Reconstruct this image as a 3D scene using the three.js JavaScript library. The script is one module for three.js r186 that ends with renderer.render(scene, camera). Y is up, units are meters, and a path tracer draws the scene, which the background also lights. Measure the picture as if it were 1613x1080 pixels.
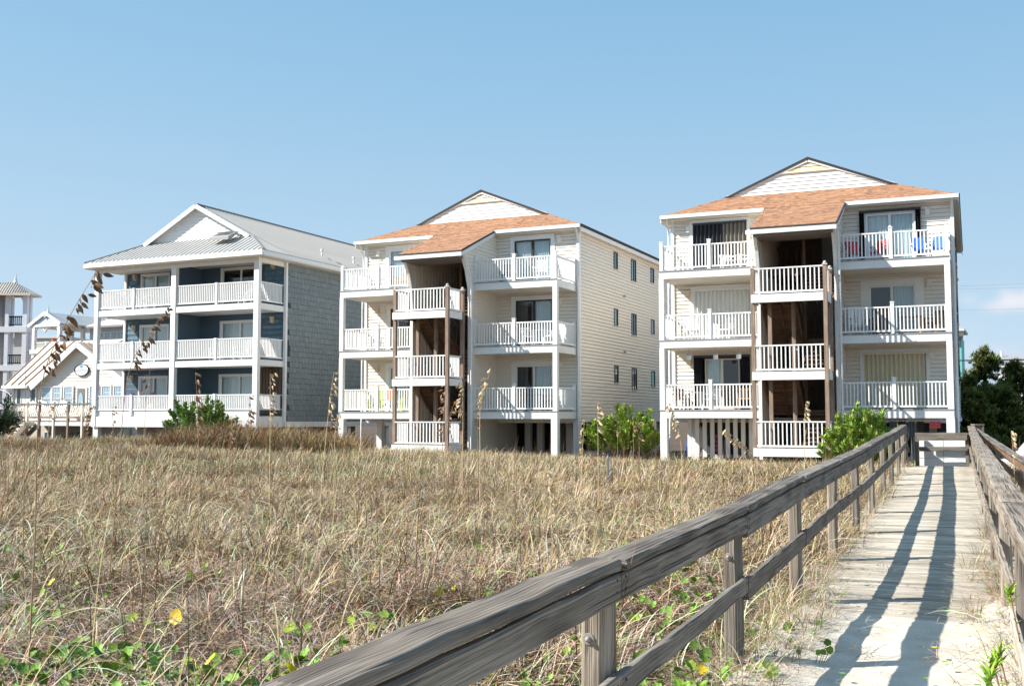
import * as THREE from 'three';
import { mergeGeometries, toCreasedNormals } from 'three/addons/utils/BufferGeometryUtils.js';
import { RoundedBoxGeometry } from 'three/addons/geometries/RoundedBoxGeometry.js';

// ---------------------------------------------------------------- camera, sky, sun, exposure
const EYE = 1.55, PITCH = 0.0701, YAW = 0.4341, PHI = 0.39318;
const scene = new THREE.Scene();
const camera = new THREE.PerspectiveCamera(35.42, 1024 / 685, 0.05, 2000);
camera.position.set(0, EYE, 0);
camera.rotation.x = PITCH;
const SUN_AZ = 80 * Math.PI / 180, SUN_EL = 39 * Math.PI / 180;           // the light travels to the right of the view, slightly away
const sunDir = new THREE.Vector3(-Math.sin(SUN_AZ) * Math.cos(SUN_EL), Math.sin(SUN_EL), Math.cos(SUN_AZ) * Math.cos(SUN_EL));
const sun = new THREE.DirectionalLight(new THREE.Color(1, 0.95, 0.87), 4.9);
sun.position.copy(sunDir).multiplyScalar(120).add(new THREE.Vector3(0, 0, -35));
sun.target.position.set(0, 0, -35);
sun.castShadow = true;
Object.assign(sun.shadow.camera, { left: -70, right: 70, top: 70, bottom: -70, near: 1, far: 300 });
sun.shadow.mapSize.set(4096, 4096);
scene.add(sun, sun.target);

const renderer = new THREE.WebGLRenderer({ antialias: true });
renderer.toneMapping = THREE.LinearToneMapping;
renderer.toneMappingExposure = 1.74;
renderer.shadowMap.enabled = true;

// ---------------------------------------------------------------- random numbers and noise
function rngOf(seed) { let a = seed >>> 0; return () => { a = (a + 0x6D2B79F5) | 0; let t = Math.imul(a ^ (a >>> 15), 1 | a); t = (t + Math.imul(t ^ (t >>> 7), 61 | t)) ^ t; return ((t ^ (t >>> 14)) >>> 0) / 4294967296; }; }
let R = rngOf(7);
const rr = (a, b) => a + (b - a) * R();
const clamp = (x, a = 0, b = 1) => Math.min(b, Math.max(a, x));
const sstep = (a, b, x) => { const t = clamp((x - a) / (b - a)); return t * t * (3 - 2 * t); };
const lerp = (a, b, t) => a + (b - a) * t;
function hash2(x, y) { let h = Math.imul(x | 0, 374761393) + Math.imul(y | 0, 668265263); h = Math.imul(h ^ (h >>> 13), 1274126177); return ((h ^ (h >>> 16)) >>> 0) / 4294967296; }
function vnoise(x, y, px = 0, py = 0) {                                    // value noise, periodic when px and py are given
  const x0 = Math.floor(x), y0 = Math.floor(y), fx = x - x0, fy = y - y0, m = (v, p) => p ? ((v % p) + p) % p : v;
  const s = (t) => t * t * (3 - 2 * t), a = hash2(m(x0, px), m(y0, py)), b = hash2(m(x0 + 1, px), m(y0, py)), c = hash2(m(x0, px), m(y0 + 1, py)), d = hash2(m(x0 + 1, px), m(y0 + 1, py));
  return lerp(lerp(a, b, s(fx)), lerp(c, d, s(fx)), s(fy));
}
function fbm(x, y, n = 4, px = 0, py = 0) { let v = 0, a = 0.5, t = 0; for (let i = 0; i < n; i++) { v += a * vnoise(x, y, px, py); t += a; a *= 0.5; x *= 2; y *= 2; px *= 2; py *= 2; } return v / t; }

// ---------------------------------------------------------------- the sky: clear air, paler low down and towards the sun, two small far clouds
{
  const W = 1024, H = 512, data = new Float32Array(W * H * 4);
  const zen = [0.075, 0.185, 0.36], mid = [0.165, 0.315, 0.46], low = [0.375, 0.46, 0.535];
  const sx = sunDir.x, sy = sunDir.y, sz = sunDir.z;
  for (let j = 0; j < H; j++) for (let i = 0; i < W; i++) {
    const el = ((j + 0.5) / H - 0.5) * Math.PI, az = ((i + 0.5) / W - 0.5) * 2 * Math.PI;
    const y = Math.sin(el), x = Math.cos(el) * Math.cos(az), z = Math.cos(el) * Math.sin(az);
    const e = Math.max(0, y), k = (j * W + i) * 4, c = x * sx + y * sy + z * sz;
    const glow = 0.36 * Math.pow(clamp(0.5 + 0.5 * c), 4) + 0.30 * Math.exp((c - 1) * 9);
    const t1 = Math.pow(clamp(1 - e / 0.42), 1.6), t2 = sstep(0.1, 0.95, e);
    let col = [0, 1, 2].map((q) => lerp(lerp(mid[q], low[q], t1), zen[q], t2 * 0.8) * (1 + glow * [1.0, 0.6, 0.32][q]) + glow * 0.06);
    const bx = Math.atan2(x, -z) * 180 / Math.PI, by = el * 180 / Math.PI;          // degrees right of the view, degrees up
    for (const [cx, cy, rx, ry, amt] of [[26.4, 5.55, 3.4, 0.75, 0.75], [23.4, 3.3, 1.6, 0.5, 0.16], [22.2, 4.3, 2.2, 0.5, 0.12], [24.9, 3.2, 1.2, 0.4, 0.14]]) {
      const dx = (bx - cx) / rx, dy = (by - cy) / ry, n = fbm(bx * 1.6 + 40, by * 3.1 + 11, 4) - 0.5;
      const a = amt * sstep(1.0, 0.25, dx * dx + dy * dy * (dy < 0 ? 2.2 : 1) + n * 1.5);
      col = col.map((v, q) => lerp(v, [0.56, 0.54, 0.55][q], a));
    }
    if (y < 0) col = [0.28, 0.25, 0.2];
    data[k] = col[0]; data[k + 1] = col[1]; data[k + 2] = col[2]; data[k + 3] = 1;
  }
  const t = new THREE.DataTexture(data, W, H, THREE.RGBAFormat, THREE.FloatType);
  t.mapping = THREE.EquirectangularReflectionMapping; t.magFilter = t.minFilter = THREE.LinearFilter; t.needsUpdate = true;
  scene.background = t; scene.environment = t;
}

// ---------------------------------------------------------------- names, labels and small helpers
const used = {};
function numbered(n) { const k = used[n] = (used[n] ?? -1) + 1; return k ? `${n}_${String(k).padStart(3, '0')}` : n; }
function tag(o, label, category, group) { o.userData.label = label; o.userData.category = category; if (group) o.userData.group = group; return o; }
function thing(name, label, category, [x, y, z] = [0, 0, 0], turn = 0, group) {
  const o = new THREE.Group(); o.name = numbered(name); o.position.set(x, y, z); o.rotation.y = turn; scene.add(o);
  return tag(o, label, category, group);
}
function mesh(name, geo, mat, parent, label) {
  const m = new THREE.Mesh(geo, mat); m.name = parent ? name : numbered(name); m.castShadow = m.receiveShadow = true;
  (parent ?? scene).add(m); if (label) m.userData.label = label; return m;
}
function struct(name, geo, mat) { const m = mesh(name, geo, mat); m.userData.kind = 'structure'; return m; }
const V3 = (x, y, z) => new THREE.Vector3(x, y, z);
function ray(px, py) { const f = 1692.3, a = (px - 806.5) / f, b = -(py - 540) / f, c = Math.cos(PITCH), s = Math.sin(PITCH); return V3(a, b * c + s, -(c - b * s)); }
function at(px, py, depth) { const d = ray(px, py); return V3(0, EYE, 0).addScaledVector(d, depth / -d.z); }   // a photo pixel at a distance ahead

// uv in metres: grain along the given axis (0 x, 1 y, 2 z)
function uvM(g, grain = 0, du = 0, dv = 0) {
  const p = g.attributes.position, n = g.attributes.normal, uv = new Float32Array(p.count * 2);
  for (let i = 0; i < p.count; i++) {
    const P = [p.getX(i), p.getY(i), p.getZ(i)], N = [Math.abs(n.getX(i)), Math.abs(n.getY(i)), Math.abs(n.getZ(i))];
    const d = N[0] > N[1] && N[0] > N[2] ? 0 : N[1] > N[2] ? 1 : 2, o = [0, 1, 2].filter((k) => k !== d);
    const a = o.includes(grain) ? grain : o[0], b = o.find((k) => k !== a);
    uv[2 * i] = P[a] + du; uv[2 * i + 1] = P[b] + dv + d * 0.37;
  }
  g.setAttribute('uv', new THREE.BufferAttribute(uv, 2)); return g;
}
function boxG(w, h, d, grain) { const g = new THREE.BoxGeometry(w, h, d); if (grain === undefined) grain = w >= h && w >= d ? 0 : h >= d ? 1 : 2; return uvM(g, grain, rr(0, 3), rr(0, 3)); }
function movG(g, x, y, z) { g.translate(x, y, z); return g; }
class Quads {                                                             // collects flat faces into one geometry
  constructor() { this.p = []; this.u = []; this.c = []; }
  tri(a, b, c, ua = [0, 0], ub = [0, 0], uc = [0, 0], col) { this.p.push(...a, ...b, ...c); this.u.push(...ua, ...ub, ...uc); if (col) this.c.push(...col, ...col, ...col); }
  quad(a, b, c, d, ua = [0, 0], ub = [0, 0], uc = [0, 0], ud = [0, 0], col) { this.tri(a, b, c, ua, ub, uc, col); this.tri(a, c, d, ua, uc, ud, col); }
  geo() {
    const g = new THREE.BufferGeometry();
    g.setAttribute('position', new THREE.Float32BufferAttribute(this.p, 3)); g.setAttribute('uv', new THREE.Float32BufferAttribute(this.u, 2));
    if (this.c.length) g.setAttribute('color', new THREE.Float32BufferAttribute(this.c, 3));
    g.computeVertexNormals(); return g;
  }
}
function slab(poly, thick) {                                               // a flat polygon (3D, in order) given thickness straight down
  const q = new Quads(), n = poly.length, lo = poly.map(([x, y, z]) => [x, y - thick, z]);
  const e = V3(...poly[1]).sub(V3(...poly[0])).normalize(), nn = V3(0, 0, 0);
  for (let i = 0; i < n; i++) { const a = poly[i], b = poly[(i + 1) % n]; nn.x += (a[1] - b[1]) * (a[2] + b[2]); nn.y += (a[2] - b[2]) * (a[0] + b[0]); nn.z += (a[0] - b[0]) * (a[1] + b[1]); }
  nn.normalize(); const f = V3(0, 0, 0).crossVectors(nn, e), o = V3(...poly[0]);
  const uv = (p) => { const d = V3(...p).sub(o); return [d.dot(e), d.dot(f)]; };
  for (let i = 1; i < n - 1; i++) { q.tri(poly[0], poly[i], poly[i + 1], uv(poly[0]), uv(poly[i]), uv(poly[i + 1])); q.tri(lo[0], lo[i + 1], lo[i], uv(lo[0]), uv(lo[i + 1]), uv(lo[i])); }
  for (let i = 0; i < n; i++) { const j = (i + 1) % n; q.quad(poly[i], lo[i], lo[j], poly[j], uv(poly[i]), uv(lo[i]), uv(lo[j]), uv(poly[j])); }
  return q.geo();
}
function tubeG(pts, r, seg = 8, rad = 5) { return new THREE.TubeGeometry(new THREE.CatmullRomCurve3(pts), seg, r, rad, false); }
function rodG(a, b, w, h = w) {                                            // a square bar between two points
  const d = b.clone().sub(a), L = d.length(), g = uvM(new THREE.BoxGeometry(L, h, w), 0, rr(0, 3), rr(0, 3));
  const X = d.normalize(), Z = V3(0, 0, 0).crossVectors(X, Math.abs(X.y) > 0.95 ? V3(0, 0, 1) : V3(0, 1, 0)).normalize(), Y = V3(0, 0, 0).crossVectors(Z, X);
  g.applyMatrix4(new THREE.Matrix4().makeBasis(X, Y, Z).setPosition(a.clone().add(b).multiplyScalar(0.5))); return g;
}
const merge = (gs) => { const a = gs.map((g) => { const h = g.index ? g.toNonIndexed() : g; for (const k of Object.keys(h.attributes)) if (!['position', 'normal', 'uv'].includes(k)) h.deleteAttribute(k); return h; }); return mergeGeometries(a); };

// ---------------------------------------------------------------- textures
function texture(W, H, fn, srgb = true, rep = [1, 1]) {
  const d = new Uint8Array(W * H * 4);
  for (let j = 0; j < H; j++) for (let i = 0; i < W; i++) { const c = fn(i / W, j / H), k = (j * W + i) * 4; d[k] = clamp(c[0]) * 255; d[k + 1] = clamp(c[1]) * 255; d[k + 2] = clamp(c[2]) * 255; d[k + 3] = 255; }
  const t = new THREE.DataTexture(d, W, H); t.wrapS = t.wrapT = THREE.RepeatWrapping; t.magFilter = t.minFilter = THREE.LinearFilter; t.repeat.set(...rep);
  if (srgb) t.colorSpace = THREE.SRGBColorSpace; t.needsUpdate = true; return t;
}
const mixc = (a, b, t) => a.map((v, i) => lerp(v, b[i], t));
function grain(u, v) {                                                     // weathered timber: long streaks, checks and a few knots
  const wob = 0.012 * fbm(u * 4, v * 4, 3, 4, 4);
  let k = 0; for (const [ku, kv] of [[0.23, 0.31], [0.71, 0.77], [0.55, 0.12], [0.9, 0.5], [0.08, 0.85], [0.4, 0.62]]) { const dx = (u - ku) * 9, dy = (v - kv) * 14; k += Math.exp(-(dx * dx + dy * dy)); }
  const s = fbm(u * 5, (v + wob + 0.014 * k) * 96, 3, 5, 96), f = 0.6 * vnoise(u * 3, (v + wob * 0.5) * 210, 3, 210) + 0.4 * vnoise(u * 24, v * 240, 24, 240), blot = fbm(u * 6, v * 6, 3, 6, 6);
  const crack = sstep(0.74, 0.84, fbm(u * 3 + 7, (v + wob) * 80, 2, 3, 80));
  return { s: 0.38 * s + 0.42 * f + 0.2 * blot, crack, k: clamp(k), blot };
}
const woodMap = texture(1024, 512, (u, v) => { const g = grain(u, v); let c = mixc([0.43, 0.395, 0.36], [0.67, 0.635, 0.59], sstep(0.2, 0.8, g.s)); c = mixc(c, [0.2, 0.18, 0.16], g.crack * 0.6); return mixc(c, [0.24, 0.2, 0.17], g.k * 0.5); }, true, [0.55, 1.6]);
const woodBump = texture(1024, 512, (u, v) => { const g = grain(u, v), h = clamp(0.25 + g.s * 0.75 - g.crack * 0.5); return [h, h, h]; }, false, [0.55, 1.6]);
const deckMap = texture(512, 256, (u, v) => { const g = grain(u, v); let c = mixc([0.56, 0.525, 0.475], [0.85, 0.82, 0.765], sstep(0.2, 0.75, g.s)); c = mixc(c, [0.3, 0.27, 0.24], g.crack * 0.6); return mixc(c, [0.45, 0.4, 0.35], g.k * 0.3); }, true, [0.6, 1.7]);
const brownMap = texture(512, 256, (u, v) => { const g = grain(u, v); let c = mixc([0.47, 0.40, 0.35], [0.70, 0.62, 0.55], sstep(0.2, 0.8, g.s)); return mixc(c, [0.18, 0.13, 0.1], g.crack * 0.6); }, true, [0.5, 1.5]);
const roofMap = texture(512, 512, (u, v) => {                              // asphalt shingles, 4 m of roof: 28 courses of tabs
  const row = Math.floor(v * 28), fy = v * 28 - row, x = u * 24 + (hash2(row, 3) * 3), col = Math.floor(x), h = hash2(((col % 24) + 24) % 24, row + 50), h2 = hash2(((Math.floor(x * 0.5) % 12) + 12) % 12, row + 91);
  let c = mixc([0.58, 0.415, 0.305], [0.76, 0.585, 0.45], 0.55 * h + 0.45 * h2); c = mixc(c, [0.47, 0.34, 0.26], h > 0.84 ? 0.65 : 0);
  const edge = fy < 0.13 ? 0.62 : 1, gr = 0.88 + 0.24 * hash2(Math.floor(u * 512), Math.floor(v * 512)); return c.map((q) => q * edge * gr);
}, true, [0.25, 0.25]);
const sandMap = texture(512, 512, (u, v) => { const n = fbm(u * 8, v * 8, 5, 8, 8), g = hash2(Math.floor(u * 512), Math.floor(v * 512)); let c = mixc([0.80, 0.755, 0.69], [0.93, 0.905, 0.855], n); c = c.map((q) => q * (0.9 + 0.17 * g)); return g > 0.985 ? c.map((q) => q * 0.6) : c; }, true, [0.7, 0.7]);
const sandBump = texture(512, 512, (u, v) => { const n = 0.75 * fbm(u * 10, v * 10, 5, 10, 10) + 0.25 * hash2(Math.floor(u * 512), Math.floor(v * 512)); return [n, n, n]; }, false, [0.7, 0.7]);
const soilMap = texture(512, 512, (u, v) => { const n = fbm(u * 24, v * 24, 4, 24, 24), m = fbm(u * 5, v * 5, 3, 5, 5); return mixc(mixc([0.31, 0.25, 0.2], [0.56, 0.48, 0.39], n), [0.66, 0.6, 0.5], sstep(0.58, 0.75, m)); }, true, [0.35, 0.35]);
const fineNoise = texture(256, 256, (u, v) => { const n = 0.965 + 0.07 * (fbm(u * 10, v * 10, 5, 10, 10) - 0.5); return [n, n, n * 0.995]; }, false, [0.6, 0.6]);
const shingleMap = texture(256, 256, (u, v) => { const s = fbm(u * 48, v * 4, 3, 48, 4), b = fbm(u * 4, v * 4, 3, 4, 4), n = 0.78 + 0.28 * s + 0.06 * b; return [n, n, n]; }, false, [1.2, 1.2]);
const metalMap = texture(256, 256, (u, v) => { const n = 0.86 + 0.2 * fbm(u * 6, v * 6, 4, 6, 6); return [n, n, n * 0.99]; }, false, [0.3, 0.3]);

// ---------------------------------------------------------------- materials
const mat = (r, g, b, rough = 0.7, extra = {}) => { const m = new THREE.MeshStandardMaterial({ roughness: rough, side: THREE.DoubleSide, ...extra }); m.color.setRGB(r, g, b); return m; };
const M = {
  white: mat(0.84, 0.84, 0.83, 0.5, { map: fineNoise }), whiteVinyl: mat(0.86, 0.86, 0.85, 0.35), cream: mat(0.84, 0.775, 0.685, 0.55, { map: fineNoise }), creamLouvre: mat(0.80, 0.70, 0.5, 0.6),
  soffit: mat(0.76, 0.69, 0.59, 0.7), wood: mat(0.8, 0.8, 0.8, 0.88, { map: woodMap, bumpMap: woodBump, bumpScale: 0.011 }), woodPale: mat(1.18, 1.15, 1.1, 0.9, { map: woodMap, bumpMap: woodBump, bumpScale: 0.011 }),
  deck: mat(1.02, 1.0, 0.97, 0.9, { map: deckMap, bumpMap: woodBump, bumpScale: 0.004 }), brown: mat(0.95, 0.93, 0.92, 0.85, { map: brownMap }), stairWood: mat(0.66, 0.55, 0.46, 0.85, { map: brownMap }),
  roof: mat(0.93, 0.9, 0.88, 0.95, { map: roofMap }), roofEdge: mat(0.035, 0.033, 0.035, 0.8), sand: mat(1, 0.985, 0.96, 0.95, { map: sandMap, bumpMap: sandBump, bumpScale: 0.02 }), soil: mat(0.5, 0.44, 0.39, 1, { map: soilMap }),
  shingleGrey: mat(0.205, 0.245, 0.262, 0.85, { map: shingleMap }), shingleBlue: mat(0.115, 0.205, 0.27, 0.75, { map: shingleMap }), shingleBase: mat(0.05, 0.055, 0.06, 0.95), slateBlue: mat(0.07, 0.115, 0.155, 0.7),
  metalRoof: mat(0.52, 0.505, 0.48, 0.6, { map: metalMap }), metalTan: mat(0.66, 0.56, 0.47, 0.75, { map: metalMap }), metalSeam: mat(0.38, 0.37, 0.35, 0.45, { metalness: 0.15 }), seamBrown: mat(0.30, 0.2, 0.13, 0.6),
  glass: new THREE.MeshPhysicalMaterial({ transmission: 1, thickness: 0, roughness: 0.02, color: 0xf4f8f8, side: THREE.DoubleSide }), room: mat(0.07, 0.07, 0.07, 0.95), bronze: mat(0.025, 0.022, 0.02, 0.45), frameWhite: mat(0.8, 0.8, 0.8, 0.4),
  curtainPale: mat(0.74, 0.78, 0.8, 0.8), curtainBlue: mat(0.62, 0.7, 0.75, 0.8), shutterDark: mat(0.035, 0.04, 0.05, 0.5), shutterTan: mat(0.62, 0.56, 0.48, 0.5), shutterWhite: mat(0.78, 0.8, 0.78, 0.5), shutterCream: mat(0.74, 0.68, 0.52, 0.5),
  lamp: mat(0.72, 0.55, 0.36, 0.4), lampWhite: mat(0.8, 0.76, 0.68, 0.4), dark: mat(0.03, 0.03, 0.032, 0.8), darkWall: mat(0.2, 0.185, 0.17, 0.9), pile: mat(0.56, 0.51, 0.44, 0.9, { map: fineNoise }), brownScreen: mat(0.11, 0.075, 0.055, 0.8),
  plasticWhite: mat(0.85, 0.85, 0.85, 0.35), red: mat(0.5, 0.02, 0.035, 0.6), blue: mat(0.03, 0.14, 0.55, 0.7), purple: mat(0.10, 0.045, 0.3, 0.6), rose: mat(0.5, 0.2, 0.2, 0.6), cyan: mat(0.04, 0.42, 0.6, 0.5), lime: mat(0.5, 0.62, 0.05, 0.6), orange: mat(0.75, 0.16, 0.04, 0.6), brownChair: mat(0.2, 0.09, 0.045, 0.6), tanWood: mat(0.5, 0.3, 0.16, 0.6), pink: mat(0.8, 0.12, 0.3, 0.6), grey: mat(0.35, 0.35, 0.36, 0.7),
  ltBlue: mat(0.55, 0.64, 0.7, 0.7), teal: mat(0.16, 0.5, 0.47, 0.6), houseGrey: mat(0.3, 0.28, 0.27, 0.85), houseTaupe: mat(0.32, 0.26, 0.22, 0.85), paleWall: mat(0.62, 0.6, 0.56, 0.8), greyRoof: mat(0.3, 0.3, 0.31, 0.85), towerWhite: mat(0.7, 0.7, 0.74, 0.6), steel: mat(0.34, 0.31, 0.28, 0.7, { metalness: 0.3 }), washer: mat(0.27, 0.25, 0.22, 0.95), shutterGrey: mat(0.2, 0.18, 0.16, 0.5),
};

// ---------------------------------------------------------------- ground
const DW = { x: Math.sin(PHI), z: -Math.cos(PHI) }, NW = { x: Math.cos(PHI), z: Math.sin(PHI) };
const hb = (s) => 0.109 - 0.0194 * s + 0.000992 * s * s;                   // top of the boardwalk along its length
const walk = (s, off, y) => V3(DW.x * s + NW.x * off, y, DW.z * s + NW.z * off);
const walkOf = (x, z) => [x * DW.x + z * DW.z, x * NW.x + z * NW.z];
const O3 = [5.847, 0.332, 42.40, 0.405], O2 = [-7.867, 0.3015, 48.80, YAW], O1 = [-21.912, 0.1212, 56.128, YAW];
const inB = (o, x, z, m = 0) => { const dx = x - o[0], dz = -z - o[2], u = dx * Math.cos(o[3]) - dz * Math.sin(o[3]), v = dx * Math.sin(o[3]) + dz * Math.cos(o[3]); return u > -m && u < 10.9 + m && v > -m && v < 17 + m; };
function gh(x, z) {
  const f = -z, [s, off] = walkOf(x, z);
  let g = 0.02 + 0.16 * (fbm(x * 0.16 + 9, f * 0.16 + 4, 3) - 0.5) + 0.07 * (fbm(x * 0.9, f * 0.9, 2) - 0.5);
  g += 0.34 * sstep(-5, -14, x) * Math.exp(-Math.pow((f - 46) / 7, 2)) - 0.16 * sstep(-2, 3, x) * sstep(30, 38, f);
  g += 0.1 * sstep(2.5, -1, x) * Math.exp(-Math.pow((f - 22) / 7, 2));
  g -= 0.25 * sstep(40, 60, f) * sstep(-18, -8, x);
  if (s > -6 && s < 40) g = lerp(g, Math.min(g, hb(clamp(s, 0, 30)) - 0.1), sstep(-2.1, -1.45, off) * sstep(1.3, 0.65, off));
  if (s > 12 && s < 40) g -= 0.35 * sstep(0.9, 2.6, off) * sstep(12, 22, s);
  return g;
}
{
  const line = (near, step, far) => { const a = [0]; let d = step; while (a[a.length - 1] < far) { if (a[a.length - 1] > near) d *= 1.22; a.push(a[a.length - 1] + d); } return a; };
  const px = line(16, 0.28, 900), X = [...px.slice(1).reverse().map((v) => -v), ...px], Z = [...line(4, 0.4, 300).slice(1).reverse().map((v) => v), ...line(50, 0.34, 1200).map((v) => -v)];
  const p = [], uv = [], idx = [];
  for (const z of Z) for (const x of X) { p.push(x, Math.hypot(x, z) < 140 ? gh(x, z) : 0, z); uv.push(x, z); }
  for (let j = 0; j < Z.length - 1; j++) for (let i = 0; i < X.length - 1; i++) { const a = j * X.length + i, b = a + 1, c = a + X.length, d = c + 1; idx.push(a, b, c, b, d, c); }
  const g = new THREE.BufferGeometry(); g.setAttribute('position', new THREE.Float32BufferAttribute(p, 3)); g.setAttribute('uv', new THREE.Float32BufferAttribute(uv, 2)); g.setIndex(idx); g.computeVertexNormals();
  const s = struct('ground', g, M.soil); s.userData.label = 'sandy brown dune ground under the dry grass';
}

// ---------------------------------------------------------------- boardwalk: planks, sand blown over its near end
function beamG(L, h, w, seed, wear = 0.0055) {                              // a weathered plank along x, chamfered, slightly warped, edges worn
  const r = rngOf(seed), n = Math.max(2, Math.ceil(L / 0.22)), c = Math.min(h, w) * 0.16, ring = [[-w / 2 + c, h / 2], [w / 2 - c, h / 2], [w / 2, h / 2 - c], [w / 2, -h / 2 + c], [w / 2 - c, -h / 2], [-w / 2 + c, -h / 2], [-w / 2, -h / 2 + c], [-w / 2, h / 2 - c]];
  const q = new Quads(), rows = []; const u0 = r() * 5, v0 = r() * 5; let per = [0]; for (let k = 0; k < 8; k++) { const a = ring[k], b = ring[(k + 1) % 8]; per.push(per[k] + Math.hypot(a[0] - b[0], a[1] - b[1])); }
  for (let i = 0; i <= n; i++) { const by = (r() - 0.5) * wear, bz = (r() - 0.5) * wear; rows.push(ring.map(([z, y], k) => [-L / 2 + L * i / n, y + by - (k < 2 || k === 2 || k === 7 ? r() * wear * 0.9 : 0), z + bz + (r() - 0.5) * wear * 0.5])); }
  for (let i = 0; i < n; i++) for (let k = 0; k < 8; k++) { const j = (k + 1) % 8, ua = u0 + L * i / n, ub = u0 + L * (i + 1) / n, va = v0 + per[k], vb = v0 + per[k + 1]; q.quad(rows[i][k], rows[i][j], rows[i + 1][j], rows[i + 1][k], [ua, va], [ua, vb], [ub, vb], [ub, va]); }
  for (const e of [0, n]) for (let k = 1; k < 7; k++) q.tri(rows[e][0], rows[e][k], rows[e][k + 1], [v0, v0], [v0 + ring[k][0], v0 + ring[k][1]], [v0 + ring[k + 1][0], v0 + ring[k + 1][1]]);
  return q.geo();
}
function beam(name, a, b, h, w, m, parent, seed, label) {                  // between two points; h upright, w across
  const d = b.clone().sub(a), L = d.length(), X = d.normalize(), Z = V3(0, 0, 0).crossVectors(X, V3(0, 1, 0)).normalize(), Y = V3(0, 0, 0).crossVectors(Z, X);
  const o = mesh(name, beamG(L, h, w, seed), m, parent, label);
  o.quaternion.setFromRotationMatrix(new THREE.Matrix4().makeBasis(X, Y, Z)); o.position.copy(a).add(b).multiplyScalar(0.5); return o;
}
const boardwalk = new THREE.Group(); boardwalk.name = numbered('boardwalk'); boardwalk.userData.kind = 'structure'; boardwalk.userData.label = 'grey weathered plank boardwalk over the dune'; scene.add(boardwalk);
{
  const geos = [1, 2, 3, 4, 5, 6, 7].map((k) => beamG(1.84 + 0.02 * k, 0.04, 0.1335, 100 + k, 0.004)); const r = rngOf(31);
  const decks = [1.02, 0.8, 1.16, 0.92, 1.08].map((k) => { const m = M.deck.clone(); m.color.setRGB(0.96 * k, 0.94 * k, 0.905 * k); return m; });
  for (let s = -3.2; s < 28.75; s += 0.1445) {
    const o = mesh('plank', geos[Math.floor(r() * 7)], decks[Math.floor(r() * 5)], boardwalk), off = -0.48 + (r() - 0.5) * 0.06;
    o.position.copy(walk(s, off, hb(s) - 0.021 + (r() - 0.5) * 0.006)); o.rotation.set(0, -PHI + (r() - 0.5) * 0.008, (r() - 0.5) * 0.006, 'YXZ');
  }
  for (const off of [-1.18, -0.45, 0.26]) for (let s = -3; s < 28; s += 3.1) beam('joist', walk(s, off, hb(s) - 0.15), walk(s + 3.08, off, hb(s + 3.08) - 0.15), 0.2, 0.05, M.wood, boardwalk, 300 + s);
  // sand that has blown over the near planks
  const p = [], uv = [], idx = [], NS = 150, NO = 44;
  for (let j = 0; j <= NS; j++) for (let i = 0; i <= NO; i++) {
    const s = -4 + 17.5 * j / NS, off = -2.1 + 3.3 * i / NO, P = walk(s, off, 0), n = fbm(P.x * 1.3 + 20, P.z * 1.3, 4) - 0.5, n2 = fbm(P.x * 6, P.z * 6, 3) - 0.5, board = Math.abs(((s / 0.1445) % 1 + 1) % 1 - 0.5) < 0.06 ? -0.004 : 0;
    const edge = 0.045 * sstep(-0.75, -1.2, off) + 0.06 * sstep(-0.02, 0.4, off), lo = lerp(0.026, -0.055, sstep(7.6, 10.8, s)) + (off < -1.16 || off > 0.7 ? -0.26 * sstep(0, 0.4, Math.max(-1.16 - off, off - 0.7)) : 0);
    const h = hb(s) + lo + edge * (1 - 0.6 * sstep(8, 13, s)) + 0.05 * n + 0.012 * n2 + board;
    p.push(P.x, h, P.z); uv.push(P.x, P.z);
  }
  for (let j = 0; j < NS; j++) for (let i = 0; i < NO; i++) { const a = j * (NO + 1) + i, b = a + 1, c = a + NO + 1, d = c + 1; idx.push(a, b, c, b, d, c); }
  const g = new THREE.BufferGeometry(); g.setAttribute('position', new THREE.Float32BufferAttribute(p, 3)); g.setAttribute('uv', new THREE.Float32BufferAttribute(uv, 2)); g.setIndex(idx); g.computeVertexNormals();
  struct('sand', g, M.sand).userData.label = 'pale sand drifted over the near end of the boardwalk';
}
function poly(pts, s) { for (let i = 0; i < pts.length - 1; i++) if (s <= pts[i + 1][0]) return lerp(pts[i][1], pts[i + 1][1], clamp((s - pts[i][0]) / (pts[i + 1][0] - pts[i][0]))); return pts[pts.length - 1][1]; }
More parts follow.
